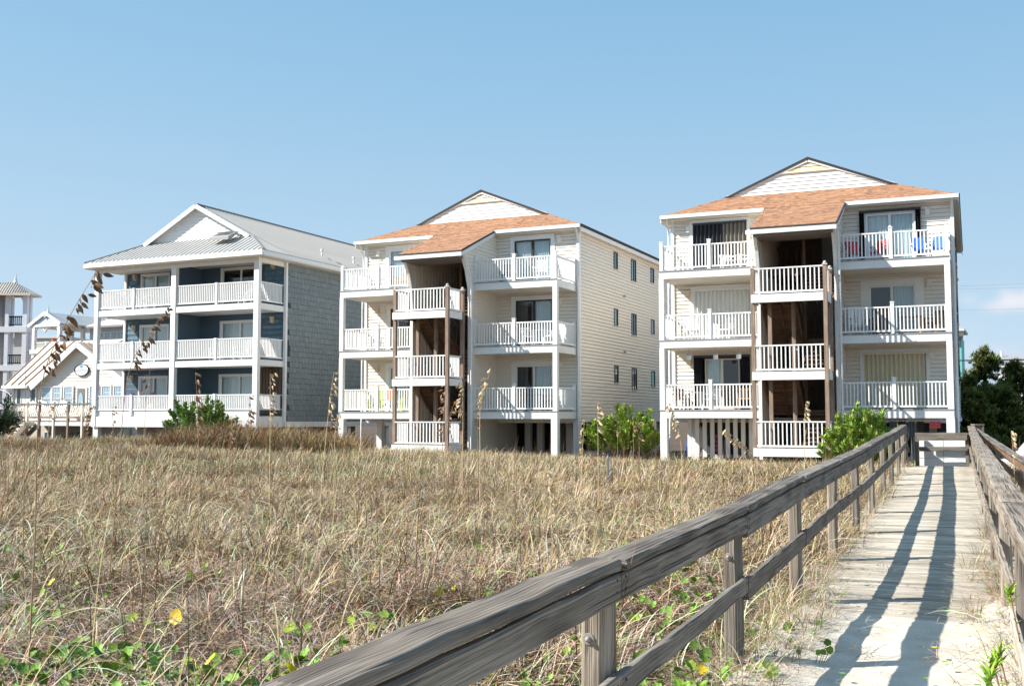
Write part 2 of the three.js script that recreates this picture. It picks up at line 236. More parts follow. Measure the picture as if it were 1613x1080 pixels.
function railing(name, label, side, posts, capH, midH, sIn, capOff, midOv) {
  const t = thing(name, label, 'railing', [0, 0, 0]);
  const base = walk(posts[0], sIn, 0); t.position.set(base.x, 0, base.z);
  const W = (s, off, y) => walk(s, off, y).sub(t.position);
  const r = rngOf(side > 0 ? 501 : 777), tones = [[1, 1, 1], [0.84, 0.82, 0.8], [1.12, 1.1, 1.06], [0.94, 0.9, 0.85]].map((c) => { const m = (side > 0 ? M.woodPale : M.wood).clone(); m.color.r *= c[0]; m.color.g *= c[1]; m.color.b *= c[2]; return m; }), tone = () => tones[Math.floor(r() * 4)];
  posts.forEach((s, i) => {
    const off = sIn + side * 0.05, top = poly(capH, s) - 0.045, bot = hb(clamp(s, 0, 29)) - 0.75, po = mesh('post', beamG(top - bot, 0.092, 0.185, 900 + i + side * 40), i % 3 ? M.woodPale : M.wood, t);
    po.quaternion.setFromRotationMatrix(new THREE.Matrix4().makeBasis(V3(0, 1, 0), V3(NW.x, 0, NW.z), V3(DW.x, 0, DW.z))); po.position.copy(W(s, off, (top + bot) / 2));
    if (side < 0 && (i === 2 || i === 3)) for (const [dy, k] of [[-0.26, 1]]) {                                        // carriage bolts with washers on the face towards the viewer
      const y = top + dy + 0.02 * r();
      const w = mesh('washer', new THREE.CylinderGeometry(0.021, 0.023, 0.007, 16), M.washer, t), b = mesh('bolt', new THREE.SphereGeometry(0.012, 12, 8, 0, 6.3, 0, 1.6), M.steel, t);
      for (const q of [w, b]) { q.position.copy(W(s - 0.0955, off - 0.012, y)); q.quaternion.setFromUnitVectors(V3(0, 1, 0), V3(-DW.x, 0, -DW.z)); }
      b.position.addScaledVector(V3(-DW.x, 0, -DW.z), 0.006); b.scale.set(1, 1.4, 1);
    }
  });
  for (let i = 0; i < posts.length - 1; i++) {
    const a = posts[i] + 0.007, b = posts[i + 1] - 0.007, ha = poly(capH, a), hB = poly(capH, b), bh = a < 6 ? 0.105 : 0.138, j = () => (r() - 0.5) * 0.02, ph = hB - ha;
    const o1 = capOff + j(), o2 = capOff + j(), ja = j(), jb = j();
    beam('cap_board', W(a, o1, ha - 0.022 + ja * 0.4), W(b, o2, hB - 0.022 + jb * 0.4), 0.044, side > 0 ? 0.165 : 0.148, tone(), t, 1200 + i * 7 + side * 500);
    const fo = sIn - side * 0.017;
    beam('face_board', W(a, fo, ha - 0.057 - bh / 2 + ja * 0.4), W(b, fo, hB - 0.057 - bh / 2 + jb * 0.4), bh, 0.038, tone(), t, 1500 + i * 7 + side * 500);
    const ma = midOv?.[i]?.[0] ?? poly(midH, a), mb = midOv?.[i]?.[1] ?? poly(midH, b), mh = a < 6 ? 0.095 : 0.13;
    beam('mid_rail', W(a, fo - side * 0.002, ma - mh / 2 + j()), W(b, fo - side * 0.002, mb - mh / 2 + j()), mh, 0.038, midOv?.[i] ? M.deck : tone(), t, 1800 + i * 7 + side * 500);
    for (const [s, h0, hh] of [[a + 0.05, ha - 0.046, bh], [b - 0.05, hB - 0.046, bh], [a + 0.05, ma, mh], [b - 0.05, mb, mh]]) if (s < 9 && s > 2) for (const k of [0.28, 0.72]) { const n = mesh('nail', new THREE.SphereGeometry(0.0065, 6, 4), M.dark, t); n.position.copy(W(s, fo - side * 0.0195, h0 - hh * k)); }
  }
  return t;
}
railing('wooden_railing', 'weathered grey wooden railing along the left side of the boardwalk', -1, [-1.6, 1.15, 3.97, 6.62, 9.3, 12.2, 15.0, 17.8, 20.7, 23.3, 26, 28.5, 29.4, 30.1],
  [[-2, 1.0], [1.9, 1.008], [3.97, 1.02], [5.8, 1.0], [6.7, 1.028], [9.7, 1.08], [12.8, 1.1], [15.6, 1.135], [20.7, 1.238], [23.3, 1.27], [26, 1.33], [28.5, 1.40], [29.4, 1.29], [30.2, 1.16]],
  [[-2, 0.58], [4, 0.583], [6.4, 0.592], [8.3, 0.585], [9.7, 0.622], [12.2, 0.665], [15.3, 0.674], [18.1, 0.723], [21, 0.789], [26, 0.89], [28.5, 0.99], [29.4, 0.88], [30.2, 0.76]], -1.235, -1.262);
railing('wooden_railing', 'rough weathered railing along the right side of the boardwalk', 1, [-1, 1.6, 4.3, 7.05, 9.78, 12.94, 15.6, 18.3, 21, 23.7, 26.3, 28.6, 30.2],
  [[-2, 1.04], [5.4, 1.05], [9.7, 1.062], [13, 1.115], [16, 1.145], [20, 1.165], [23, 1.2], [27, 1.29], [30.2, 1.36]], [[-2, 0.56], [7, 0.585], [12, 0.6], [17, 0.6], [22, 0.64], [27, 0.75], [30.2, 0.83]], 0.285, 0.305, { 2: [0.36, 0.44] });
{
  const t = thing('end_railing', 'short cross railing closing the far end of the boardwalk', 'railing', walk(30.2, -0.4, 0).toArray()), W = (s, off, y) => walk(s, off, y).sub(t.position);
  for (const o of [-1.02, 0.2]) { const p = mesh('post', boxG(0.09, 1.35, 0.09), M.wood, t); p.position.copy(W(30.3, o, 0.5)); p.rotation.y = -PHI; }
  beam('top_rail', W(30.2, -0.98, 1.075), W(30.2, 0.2, 1.085), 0.2, 0.04, M.wood, t, 71); beam('mid_rail', W(30.2, -0.98, 0.75), W(30.2, 0.2, 0.765), 0.12, 0.04, M.wood, t, 72);
  const p = thing('white_fence', 'white painted boards behind the end railing of the boardwalk', 'fence', walk(30.5, -0.4, 0).toArray());
  for (const [a, b, y0, y1] of [[-0.97, -0.38, 0.02, 0.5], [-0.37, 0.2, 0.02, 0.5], [-0.97, -0.38, 0.51, 1.1], [-0.37, 0.2, 0.51, 1.1]]) { const m = mesh('board', boxG(b - a, y1 - y0, 0.03), M.white, p); m.position.copy(walk(30.5, (a + b) / 2, (y0 + y1) / 2).sub(p.position)); m.rotation.y = -PHI; }
  const rp = thing('ramp_railing', 'brown railing of a ramp descending right of the boardwalk', 'railing', walk(29, 1.2, 0).toArray()), q = (x, y, d) => at(x, y, d).sub(rp.position);
  beam('cap_board', q(1536, 676, 26.5), q(1640, 742, 19.5), 0.05, 0.16, M.wood, rp, 81); beam('face_board', q(1536, 683, 26.5), q(1640, 755, 19.5), 0.13, 0.04, M.stairWood, rp, 82); beam('mid_rail', q(1540, 697, 26.3), q(1640, 782, 19.5), 0.14, 0.04, M.stairWood, rp, 83);
  for (const [x, y, d] of [[1540, 676, 26.4], [1572, 696, 24.2], [1610, 722, 21.5]]) { const a = q(x, y, d); mesh('post', movG(boxG(0.1, a.y + 0.6, 0.1), a.x, (a.y - 0.6) / 2 - 0.05, a.z - 0.03), M.brown, rp); }
  const bx = thing('wooden_box', 'dark brown wooden bin beyond the far end of the right railing', 'bin', at(1541, 700, 31).setY(0).toArray());
  mesh('side_panel', movG(boxG(0.22, 0.6, 0.2), 0, 1.05, 0), M.stairWood, bx); mesh('frame', movG(boxG(0.05, 1.3, 0.22), 0.13, 0.7, 0), M.woodPale, bx); mesh('lid', movG(boxG(0.3, 0.04, 0.24), 0.02, 1.37, 0), M.woodPale, bx);
}

// ---------------------------------------------------------------- building kit: u to the right along the front, v back into the building, w up from the first deck
class Bld {
  constructor(name, label, o, group) { this.base = EYE + o[1]; this.yaw = o[3]; this.g = thing(name, label, 'building', [o[0], 0, -o[2]], -o[3], group); this.g.updateMatrixWorld(); }
  p(u, w, v) { return [u, w + this.base, -v]; }
  P(u, w, v) { return V3(u, w + this.base, -v); }
  boxG(u0, u1, w0, w1, v0, v1) { return movG(boxG(Math.abs(u1 - u0), Math.abs(w1 - w0), Math.abs(v1 - v0)), (u0 + u1) / 2, (w0 + w1) / 2 + this.base, -(v0 + v1) / 2); }
  box(name, u0, u1, w0, w1, v0, v1, m, parent = this.g, label) { return mesh(name, this.boxG(u0, u1, w0, w1, v0, v1), m, parent, label); }
  world(u, w, v) { return this.g.localToWorld(this.P(u, w, v)); }
  front(v) { return (a, b, out) => this.p(a, b, v - out); }                // wall that faces the viewer
  right(u) { return (a, b, out) => this.p(u + out, b, a); }                // wall that faces right (a is v)
  left(u) { return (a, b, out) => this.p(u - out, b, a); }
}
// lapped boards with real steps; holes are [a0, a1, b0, b1]; clip(b) gives the span at a height
function sidingG(map, a0, a1, b0, b1, holes = [], course = 0.155, clip, groove = 0.02) {
  const q = new Quads(), cuts = new Set(); for (let b = b0; b < b1 - 1e-6; b += course) cuts.add(+b.toFixed(4)); cuts.add(b1); for (const h of holes) { if (h[2] > b0 && h[2] < b1) cuts.add(h[2]); if (h[3] > b0 && h[3] < b1) cuts.add(h[3]); }
  const L = [...cuts].sort((x, y) => x - y);
  for (let i = 0; i < L.length - 1; i++) {
    const lo = L[i], hi = L[i + 1], k = Math.floor((lo - b0 + 1e-4) / course), rs = b0 + k * course, out = (b) => 0.03 - 0.027 * clamp((b - rs) / course), mid = (lo + hi) / 2;
    let iv = [[a0, a1]]; if (clip) { const c0 = clip(lo), c1 = clip(hi); iv = [[c0[0], c0[1], c1[0], c1[1]]]; }
    for (const h of holes) if (mid > h[2] && mid < h[3]) iv = iv.flatMap(([x, y]) => h[1] <= x || h[0] >= y ? [[x, y]] : [[x, Math.min(y, h[0])], [Math.max(x, h[1]), y]].filter(([m, n]) => n - m > 1e-3));
    for (const [x, y, X = x, Y = y] of iv) {
      const gv = Math.abs(lo - rs) < 1e-3 ? Math.min(groove, (hi - lo) * 0.4) : 0, l2 = lo + gv, A = map(x, l2, out(l2)), B = map(y, l2, out(l2)), C = map(Y, hi, out(hi)), D = map(X, hi, out(hi));
      q.quad(A, B, C, D, [x, lo], [y, lo], [Y, hi], [X, hi]);
      if (gv) { const E = map(x, l2, -0.03), F = map(y, l2, -0.03), G = map(x, lo, -0.03), K = map(y, lo, -0.03); q.quad(E, F, B, A, [x, lo], [y, lo], [y, lo], [x, lo]); q.quad(G, K, F, E, [x, lo], [y, lo], [y, lo], [x, lo]); if (lo > b0) q.quad(map(x, lo, 0.003), map(y, lo, 0.003), K, G, [x, lo], [y, lo], [y, lo], [x, lo]); }
    }
  }
  return q.geo();
}
const balG = {}; const balusterG = (w, h) => balG[w + '_' + h] ??= boxG(w, h, w);
// a railing along u (front) or along v (side); top and bottom rails in one mesh, balusters and posts its children
function railU(B, u0, u1, w, v, { h = 1.0, step = 0.127, t = 0.042, posts = [], stuff = false, side = false, low = 0.1, m = M.whiteVinyl, parent = B.g, postH = 0.14, rail = 0.05 } = {}) {
  const bx = (a0, a1, w0, w1, c, d) => side ? B.boxG(v - d, v + d, w0, w1, a0, a1) : B.boxG(a0, a1, w0, w1, c - d, c + d);
  const r = mesh('railing', merge([bx(u0, u1, w + h - rail, w + h, v, 0.035), bx(u0, u1, w + low - 0.03, w + low + 0.035, v, 0.028)]), m, parent);
  const n = Math.round((u1 - u0) / step), bh = h - rail - low - 0.03, gs = [];
  for (let i = 1; i < n; i++) {
    const a = u0 + (u1 - u0) * i / n, P = side ? B.P(v, w + low + 0.033 + bh / 2, a) : B.P(a, w + low + 0.033 + bh / 2, v);
    if (posts.some((q) => Math.abs(q - a) < 0.09)) continue;
    if (stuff) gs.push(movG(boxG(t, bh, t), P.x, P.y, P.z)); else mesh('baluster', balusterG(t, +bh.toFixed(3)), m, r).position.copy(P);
  }
  if (gs.length) mesh('baluster', merge(gs), m, r).userData.kind = 'stuff';
  for (const q of posts) { const [uu, vv] = side ? [v, q] : [q, v]; mesh('rail_post', merge([B.boxG(uu - 0.065, uu + 0.065, w, w + h + postH, vv - 0.065, vv + 0.065), B.boxG(uu - 0.08, uu + 0.08, w + h + postH, w + h + postH + 0.035, vv - 0.08, vv + 0.08)]), m, r); }
  return r;
}
function curtainG(B, u0, u1, w0, w1, v, amp = 0.03, step = 0.11) {
  const q = new Quads(), n = Math.max(2, Math.round((u1 - u0) / step) * 4), f = (i) => [u0 + (u1 - u0) * i / n, v + amp * Math.sin(i * Math.PI / 2 + 0.6) + amp * 0.3 * Math.sin(i * 0.7)];
  for (let i = 0; i < n; i++) { const [a, va] = f(i), [b, vb] = f(i + 1); q.quad(B.p(a, w0, va), B.p(b, w0, vb), B.p(b, w1, vb), B.p(a, w1, va)); } return q.geo();
}
function shutterG(B, u0, u1, w0, w1, v, step = 0.085, amp = 0.06) {        // accordion shutter: stiff zigzag blades
  const q = new Quads(), n = Math.max(2, Math.round((u1 - u0) / step)); for (let i = 0; i < n; i++) { const a = u0 + (u1 - u0) * i / n, b = u0 + (u1 - u0) * (i + 1) / n, va = v + (i % 2 ? amp : -amp), vb = v + (i % 2 ? -amp : amp); q.quad(B.p(a, w0, va), B.p(b, w0, vb), B.p(b, w1, vb), B.p(a, w1, va)); } return q.geo();
}
function slidingDoor(B, u0, u1, w0, w1, v, { frame = M.bronze, casing = M.white, cw = 0.2, panes = ['dark', 'blue'], top = cw, split = 0.5 } = {}) {
  if (casing) mesh('door_casing', merge([B.boxG(u0 - cw, u0, w0, w1 + top, v - 0.05, v + 0.02), B.boxG(u1, u1 + cw, w0, w1 + top, v - 0.05, v + 0.02), B.boxG(u0 - cw, u1 + cw, w1 + 0.002, w1 + top + 0.002, v - 0.054, v + 0.016)]), casing, B.g);
  const um = lerp(u0, u1, split), f = 0.055, d = mesh('sliding_door', merge([B.boxG(u0, u0 + f, w0, w1, v, v + 0.08), B.boxG(u1 - f, u1, w0, w1, v, v + 0.08), B.boxG(um - f, um + f * 0.7, w0, w1 - f, v + 0.004, v + 0.076), B.boxG(u0 + f, u1 - f, w1 - f, w1, v + 0.002, v + 0.078), B.boxG(u0 + f, u1 - f, w0, w0 + f, v + 0.002, v + 0.078)]), frame, B.g);
  B.box('door_pane', u0 + f, um - f, w0 + f, w1 - f, v + 0.036, v + 0.04, M.glass, d); B.box('door_pane', um + f * 0.7, u1 - f, w0 + f, w1 - f, v + 0.036, v + 0.04, M.glass, d);
  [[u0, um], [um, u1]].forEach(([a, b], i) => { const k = panes[i]; if (k === 'dark') return; const part = typeof k === 'number' ? k : 1, mm = k === 'blue' ? M.curtainBlue : M.curtainPale; mesh('curtain', curtainG(B, a + 0.02, lerp(a, b, part) - 0.02, w0 + 0.03, w1 - 0.02, v + 0.14), mm, d); });
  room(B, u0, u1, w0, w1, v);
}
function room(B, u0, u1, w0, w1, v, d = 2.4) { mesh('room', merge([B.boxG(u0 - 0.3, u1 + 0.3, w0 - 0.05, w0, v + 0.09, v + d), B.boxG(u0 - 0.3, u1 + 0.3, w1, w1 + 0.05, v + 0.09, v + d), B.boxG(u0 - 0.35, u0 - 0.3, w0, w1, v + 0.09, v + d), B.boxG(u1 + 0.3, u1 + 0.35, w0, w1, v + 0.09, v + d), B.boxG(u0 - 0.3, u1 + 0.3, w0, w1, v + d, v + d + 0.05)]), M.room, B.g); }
function wallLamp(B, u, w, v, m = M.lamp) { const l = mesh('wall_lamp', merge([B.boxG(u - 0.09, u + 0.09, w - 0.18, w + 0.14, v - 0.035, v), B.boxG(u - 0.065, u + 0.065, w - 0.14, w + 0.09, v - 0.16, v - 0.035)]), m, B.g); B.box('lamp_cap', u - 0.085, u + 0.085, w + 0.09, w + 0.12, v - 0.18, v - 0.03, M.lampWhite, l); }

// ---------------------------------------------------------------- the two cream stair-tower apartment buildings
const H = 2.75, D = 2.24;
function creamBuilding(name, label, o, cfg) {
  const B = new Bld(name, label, o), g = B.g, gy = -B.base;                 // gy: ground in w
  const E = 8.07, AP = 10.43, GU0 = 1.95, GU1 = 8.75, GW = 9.03, VB = 16.2;
  // decks with white fascias, ceilings and columns
  for (const [u0, u1, left] of [[0, 3.95, 1], [6.78, 10.72, 0]]) for (let k = 0; k < 3; k++) {
    const w = k * H;
    B.box('deck_floor', u0 + 0.04, u1 - 0.04, w - 0.06, w, 0.02, D, M.grey); B.box('deck_ceiling', u0 + 0.04, u1 - 0.04, w - 0.3, w - 0.25, 0.04, D - 0.003, M.soffit);
    mesh('fascia', merge([B.boxG(u0, u1, w - 0.32, w - 0.03, 0, 0.04), B.boxG(u0, u0 + 0.04, w - 0.318, w - 0.032, 0.04, D - 0.004), B.boxG(u1 - 0.04, u1, w - 0.318, w - 0.032, 0.04, D - 0.004)]), M.white, g);
    mesh('deck_edge', B.boxG(u0 - 0.02, u1 + 0.02, w - 0.03, w + 0.004, -0.03, 0.05), M.grey, g);
    const mid = u0 + (left ? 2.0 : 1.95), e0 = left ? 0.07 : u0 + 0.05, e1 = left ? u1 - 0.05 : u1 - 0.07, corner = left ? 0.09 : u1 - 0.09;
    railU(B, e0, e1, w, 0.07, { posts: k === 2 ? (left ? [0.09, mid] : [u0 + 0.1, mid, u1 - 0.09]) : left ? [mid] : [u0 + 0.1, mid] });
    railU(B, 0.14, D - 0.05, w, left ? 0.07 : u1 - 0.07, { side: true, stuff: true, posts: left ? [] : [D - 0.12], postH: 0.1 });
    if (k < 2) B.box('column', corner - 0.1, corner + 0.1, w, w + H - 0.32, -0.012, 0.19, M.white);
  }
  // outer walls
  const doorL = cfg.doorL, doorR = cfg.doorR, holesL = doorL.map((d) => d.hole), holesR = doorR.map((d) => d.hole);
  mesh('siding', sidingG(B.front(D), -0.03, 4.0, -0.3, 7.95, holesL), M.cream, g); mesh('siding', sidingG(B.front(D), 6.85, 10.8, -0.3, 7.95, holesR), M.cream, g);
  const wins = []; for (const b of [6.76, 4.06, 1.36]) { wins.push([6.82, 7.36, b, b + 0.83], [9.4, 10.14, b - 0.27, b + 0.83], [12.58, 13.15, b, b + 0.8]); }
  mesh('siding', sidingG(B.right(10.8), D, VB, -0.28, 8.02, wins), M.cream, g); mesh('siding', sidingG(B.left(-0.03), D, VB, -0.28, 8.02), M.cream, g);
  B.box('rear_wall', -0.03, 10.8, -0.28, 8.0, VB, VB + 0.1, M.cream);
  wins.forEach(([a, b, w0, w1], i) => {
    const f = mesh('window', merge([B.boxG(10.79, 10.845, w0, w1, a, a + 0.05), B.boxG(10.79, 10.845, w0, w1, b - 0.05, b), B.boxG(10.792, 10.843, w1 - 0.05, w1, a + 0.05, b - 0.05), B.boxG(10.792, 10.843, w0, w0 + 0.05, a + 0.05, b - 0.05), ...(i % 3 === 1 ? [B.boxG(10.793, 10.842, w0 + 0.05, w1 - 0.05, (a + b) / 2 - 0.03, (a + b) / 2 + 0.03)] : [])]), M.bronze, g);
    B.box('window_pane', 10.812, 10.816, w0 + 0.05, w1 - 0.05, a + 0.05, b - 0.05, M.glass, f); B.box('window_blind', 10.70, 10.71, w0, w1, a, i % 2 ? b : (a + b) / 2, i % 2 ? M.curtainBlue : M.dark, f);
    B.box('window_sill', 10.8, 10.87, w0 - 0.035, w0, a - 0.03, b + 0.03, M.cream, f);
  });
  mesh('interior_wall', merge([B.boxG(10.2, 10.25, -0.2, 7.9, D + 3, VB - 0.1), B.boxG(0.1, 10.2, -0.27, -0.2, D + 2.6, VB - 0.05)]), M.room, g);
  for (const [u, v] of [[10.75, D - 0.03], [-0.07, D - 0.03]]) B.box('corner_trim', u, u + 0.13, -0.3, 7.95, v - 0.04, v + 0.16, M.white);
  B.box('skirt_board', 10.78, 10.86, -0.46, -0.28, D, VB, M.white); B.box('floor_beam', -0.05, 10.8, -0.5, -0.3, D + 0.02, D + 0.14, M.white);
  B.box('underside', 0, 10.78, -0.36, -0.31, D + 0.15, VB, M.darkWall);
  doorL.forEach((d) => d.make(B, d)); doorR.forEach((d) => d.make(B, d));
  for (let k = 0; k < 3; k++) { wallLamp(B, 0.66, k * H + (k === 2 ? 2.0 : 2.05), D, k === 2 ? M.lampWhite : M.lamp); wallLamp(B, 9.95, k * H + 2.05, D, k === 2 ? M.lampWhite : M.lampWhite); }
  // stilts and the shaded parking level
  for (const [u, v] of [[0.14, 0.1], [10.6, 0.1], [10.7, D + 0.1], [0.9, D - 0.1], [0.1, 6], [0.1, 10], [0.1, 14.5], [10.65, 6], [10.65, 10], [10.65, 14.5]]) B.box('stilt', u - 0.14, u + 0.14, gy - 0.3, v < 1 ? -0.32 : -0.36, v - 0.14, v + 0.14, M.white);
  for (const u of [2.9, 7.9, 8.5, 9.3, 9.9]) for (const v of [D + 1.2, 7.5]) B.box('pile', u - 0.13, u + 0.13, gy - 0.3, -0.36, v - 0.13, v + 0.13, M.pile);
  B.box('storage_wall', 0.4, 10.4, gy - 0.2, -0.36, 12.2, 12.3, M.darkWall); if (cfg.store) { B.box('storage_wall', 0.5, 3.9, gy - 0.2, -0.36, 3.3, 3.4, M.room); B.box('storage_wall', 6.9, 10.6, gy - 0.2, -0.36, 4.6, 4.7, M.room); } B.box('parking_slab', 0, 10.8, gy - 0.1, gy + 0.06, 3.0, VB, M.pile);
  // stair bay: side walls, ceilings, floors, doors, flights, landings
  const bay0 = 3.98, bay1 = 6.82;
  for (const [u, sgn] of [[bay0, -1], [bay1, 1]]) {
    const prof = [[4.48, gy], [-0.3, gy], [-0.3, 4.6], [-0.36, 5.3], [-0.62, 6.0], [-1.1, 6.72], [-1.22, 6.75], [1.9, 8.0], [4.48, 8.0]], sh = new THREE.Shape(); prof.forEach(([v, w], i) => i ? sh.lineTo(v, w + B.base) : sh.moveTo(v, w + B.base));
    const e = new THREE.ExtrudeGeometry(sh, { depth: 0.06, bevelEnabled: false }); e.rotateY(Math.PI / 2); e.translate(u - 0.03, 0, 0); mesh('bay_wall', uvM(e, 2), M.soffit, g);
    mesh('bay_siding', sidingG(sgn > 0 ? B.right(u + 0.032) : B.left(u - 0.032), -0.28, D, gy, 8.0, [], 0.155, (b) => { const lo = b < 4.6 ? -0.26 : b < 6.72 ? -0.26 - 0.85 * Math.pow((b - 4.6) / 2.12, 2) : -1.15 + (b - 6.75) * 2.36; return [Math.min(lo, D - 0.02), D]; }), M.cream, g);
    const pts = prof.slice(1, 7).map(([v, w]) => B.P(u, w, v - 0.02)); for (let i = 0; i < pts.length - 1; i++) mesh('bay_trim', rodG(pts[i], pts[i + 1], 0.13, 0.07), M.white, g);
  }
  { const pts = [B.P(6.98, 6.62, -1.15), B.P(6.98, 6.2, -0.85), B.P(6.97, 5.4, -0.5), B.P(6.97, 4.4, -0.46), B.P(6.97, 1.5, -0.46), B.P(6.97, gy + 0.1, -0.46)]; mesh('downspout', tubeG(pts, 0.04, 30, 6), M.white, g); }
  for (let u = bay0 + 0.06; u < bay0 + 0.1; u += 1) for (let v = -0.1; v < 4.4; v += 0.3) B.box('batten', u - 0.02, u, gy, 7.2 + 0.2 * Math.min(v, 2), v, v + 0.03, M.soffit);
  B.box('bay_back_wall', bay0, bay1, gy, 8.6, 4.5, 4.56, M.darkWall);
  for (let k = 0; k < 3; k++) {
    const w = k * H; B.box('hall_floor', bay0 + 0.03, bay1 - 0.03, w - 0.2, w, 1.55, 4.49, M.stairWood);
    const dr = B.box('entry_door', 5.75, 6.55, w, w + 2.05, 4.44, 4.495, M.ltBlue); B.box('door_pane', 5.9, 6.4, w + 0.9, w + 1.85, 4.425, 4.435, M.curtainBlue, dr); B.box('door_frame', 5.67, 6.63, w + 2.05, w + 2.13, 4.43, 4.5, M.pile, dr);
    for (let u = 4.15; u < 5.6; u += 0.22) B.box('gate_slat', u, u + 0.09, w + 0.05, w + 1.15, 3.6, 3.63, M.stairWood); B.box('gate_rail', 4.05, 5.65, w + 1.15, w + 1.23, 3.58, 3.65, M.stairWood);
    B.box('newel_post', 5.36, 5.48, w, w + 2.3, 1.5, 1.62, M.stairWood);
  }
  const flight = (u0, u1, wa, va, wb, vb) => {
    const f = mesh('stair_flight', merge([rodG(B.P(u0 + 0.04, wa - 0.14, va), B.P(u0 + 0.04, wb - 0.14, vb), 0.05, 0.26), rodG(B.P(u1 - 0.04, wa - 0.14, va), B.P(u1 - 0.04, wb - 0.14, vb), 0.05, 0.26), rodG(B.P((u0 + u1) / 2, wa - 0.16, va), B.P((u0 + u1) / 2, wb - 0.16, vb), 0.05, 0.2)]), M.stairWood, g);
    for (let i = 1; i < 8; i++) { const t = i / 8; B.box('tread', u0 + 0.07, u1 - 0.07, lerp(wa, wb, t) - 0.04, lerp(wa, wb, t), lerp(va, vb, t) - 0.15, lerp(va, vb, t) + 0.13, M.stairWood, f); }
    mesh('stair_soffit', slab([B.p(u0 + 0.06, wa - 0.07, va), B.p(u1 - 0.06, wa - 0.07, va), B.p(u1 - 0.06, wb - 0.07, vb), B.p(u0 + 0.06, wb - 0.07, vb)], 0.02), M.stairWood, f);
    mesh('handrail', rodG(B.P(u1 - 0.04, wa + 0.9, va), B.P(u1 - 0.04, wb + 0.9, vb), 0.05, 0.11), M.brown, f);
  };
  const LF = -2.0, LB = -0.72, l0 = 4.0, l1 = 6.68;
  [-1.4, 1.35, 4.17].forEach((w, k) => {
    B.box('landing_floor', l0 + 0.04, l1 - 0.04, w - 0.08, w, LF + 0.04, k ? LB + 0.7 : LB + 2.2, M.stairWood);
    mesh('landing_fascia', merge([B.boxG(l0, l1, w - 0.3, w - 0.005, LF, LF + 0.04), B.boxG(l0, l0 + 0.04, w - 0.298, w - 0.007, LF + 0.04, LB), B.boxG(l1 - 0.04, l1, w - 0.298, w - 0.007, LF + 0.04, LB)]), M.white, g);
    const top = 0.97; railU(B, l0 + 0.12, l1 - 0.12, w, LF + 0.1, { h: top, step: 0.15, low: 0.07 }); railU(B, LF + 0.16, LB, w, l1 - 0.09, { side: true, stuff: true, h: top, low: 0.07 }); railU(B, LF + 0.16, LB, w, l0 + 0.09, { side: true, stuff: true, h: top, low: 0.07 });
    if (k) { flight(4.08, 5.38, w, LB + 0.55, w - 1.4, 1.6); for (let i = 0; i < 4; i++) B.box('joist', l0 + 0.1 + i * 0.8, l0 + 0.15 + i * 0.8, w - 0.24, w - 0.09, LF + 0.1, LB + 0.6, M.stairWood); }
    flight(5.46, 6.74, w, LB + 0.55, k === 2 ? 5.5 : w + 1.4, 1.6);
  });
  for (const [u, v, i] of [[l0 + 0.03, LF + 0.2, 0], [l1 - 0.06, LF + 0.06, 1], [l1 - 0.05, LB + 0.12, 2], [l0 + 0.42, LB + 0.2, 3], [5.28, LB + 0.25, 4]]) {
    const top = i === 3 ? 4.0 : i === 4 ? 4.0 : 5.13; const p = B.box('tower_post', u - 0.07, u + 0.07, gy - 0.3, top, v - 0.07, v + 0.07, M.brown);
    if (i < 3) { const c = mesh('post_cap', merge([B.boxG(u - 0.09, u + 0.09, top, top + 0.05, v - 0.09, v + 0.09), movG(uvM(new THREE.SphereGeometry(0.065, 12, 8)), u, top + 0.09 + B.base, -v)]), M.pile, p); }
  }
  // roof: gable behind, front skirt that runs down over the stair bay
  const V0 = 1.85, VG = 3.75, T = 0.09, eL = -0.4, eR = 11.05;
  mesh('roof', merge([slab([B.p(GU0, GW, VG), B.p(5.35, AP, VG), B.p(5.35, AP, VB + 0.3), B.p(eL, E, VB + 0.3), B.p(eL, E, V0)], T), slab([B.p(GU1, GW, VG), B.p(eR, E, V0), B.p(eR, E, VB + 0.3), B.p(5.35, AP, VB + 0.3), B.p(5.35, AP, VG)], T), slab([B.p(eL, E, V0), B.p(eR, E, V0), B.p(GU1, GW, VG), B.p(GU0, GW, VG)], T)]), M.roof, g);
  mesh('stair_roof', slab([B.p(3.86, 6.76, -1.34), B.p(6.98, 6.76, -1.34), B.p(6.98, E + 0.006, V0 + 0.04), B.p(3.86, E + 0.006, V0 + 0.04)], 0.07), M.roof, g);
  mesh('roof_edge', merge([slab([B.p(5.35, AP + 0.005, VG - 0.1), B.p(GU0 - 0.12, GW - 0.045, VG - 0.1), B.p(GU0 - 0.12, GW - 0.045, VG + 0.02), B.p(5.35, AP + 0.005, VG + 0.02)], 0.1), slab([B.p(5.35, AP + 0.005, VG - 0.1), B.p(5.35, AP + 0.005, VG + 0.02), B.p(GU1 + 0.12, GW - 0.045, VG + 0.02), B.p(GU1 + 0.12, GW - 0.045, VG - 0.1)], 0.1), B.boxG(eR + 0.002, eR + 0.06, E - 0.11, E + 0.015, V0, VB), B.boxG(eL - 0.06, eL - 0.002, E - 0.11, E + 0.015, V0, VB), rodG(B.P(7.0, 6.745, -1.36), B.P(7.0, E - 0.02, V0), 0.05, 0.07), B.boxG(3.86, 7.0, 6.66, 6.745, -1.365, -1.342)]), M.roofEdge, g);
  B.box('gutter', eL - 0.02, 3.86, E - 0.15, E - 0.005, V0 - 0.13, V0, M.white); B.box('gutter', 6.99, eR + 0.02, E - 0.15, E - 0.005, V0 - 0.13, V0, M.white); B.box('stair_gutter', 3.72, 6.99, 6.5, 6.658, -1.44, -1.345, M.white);
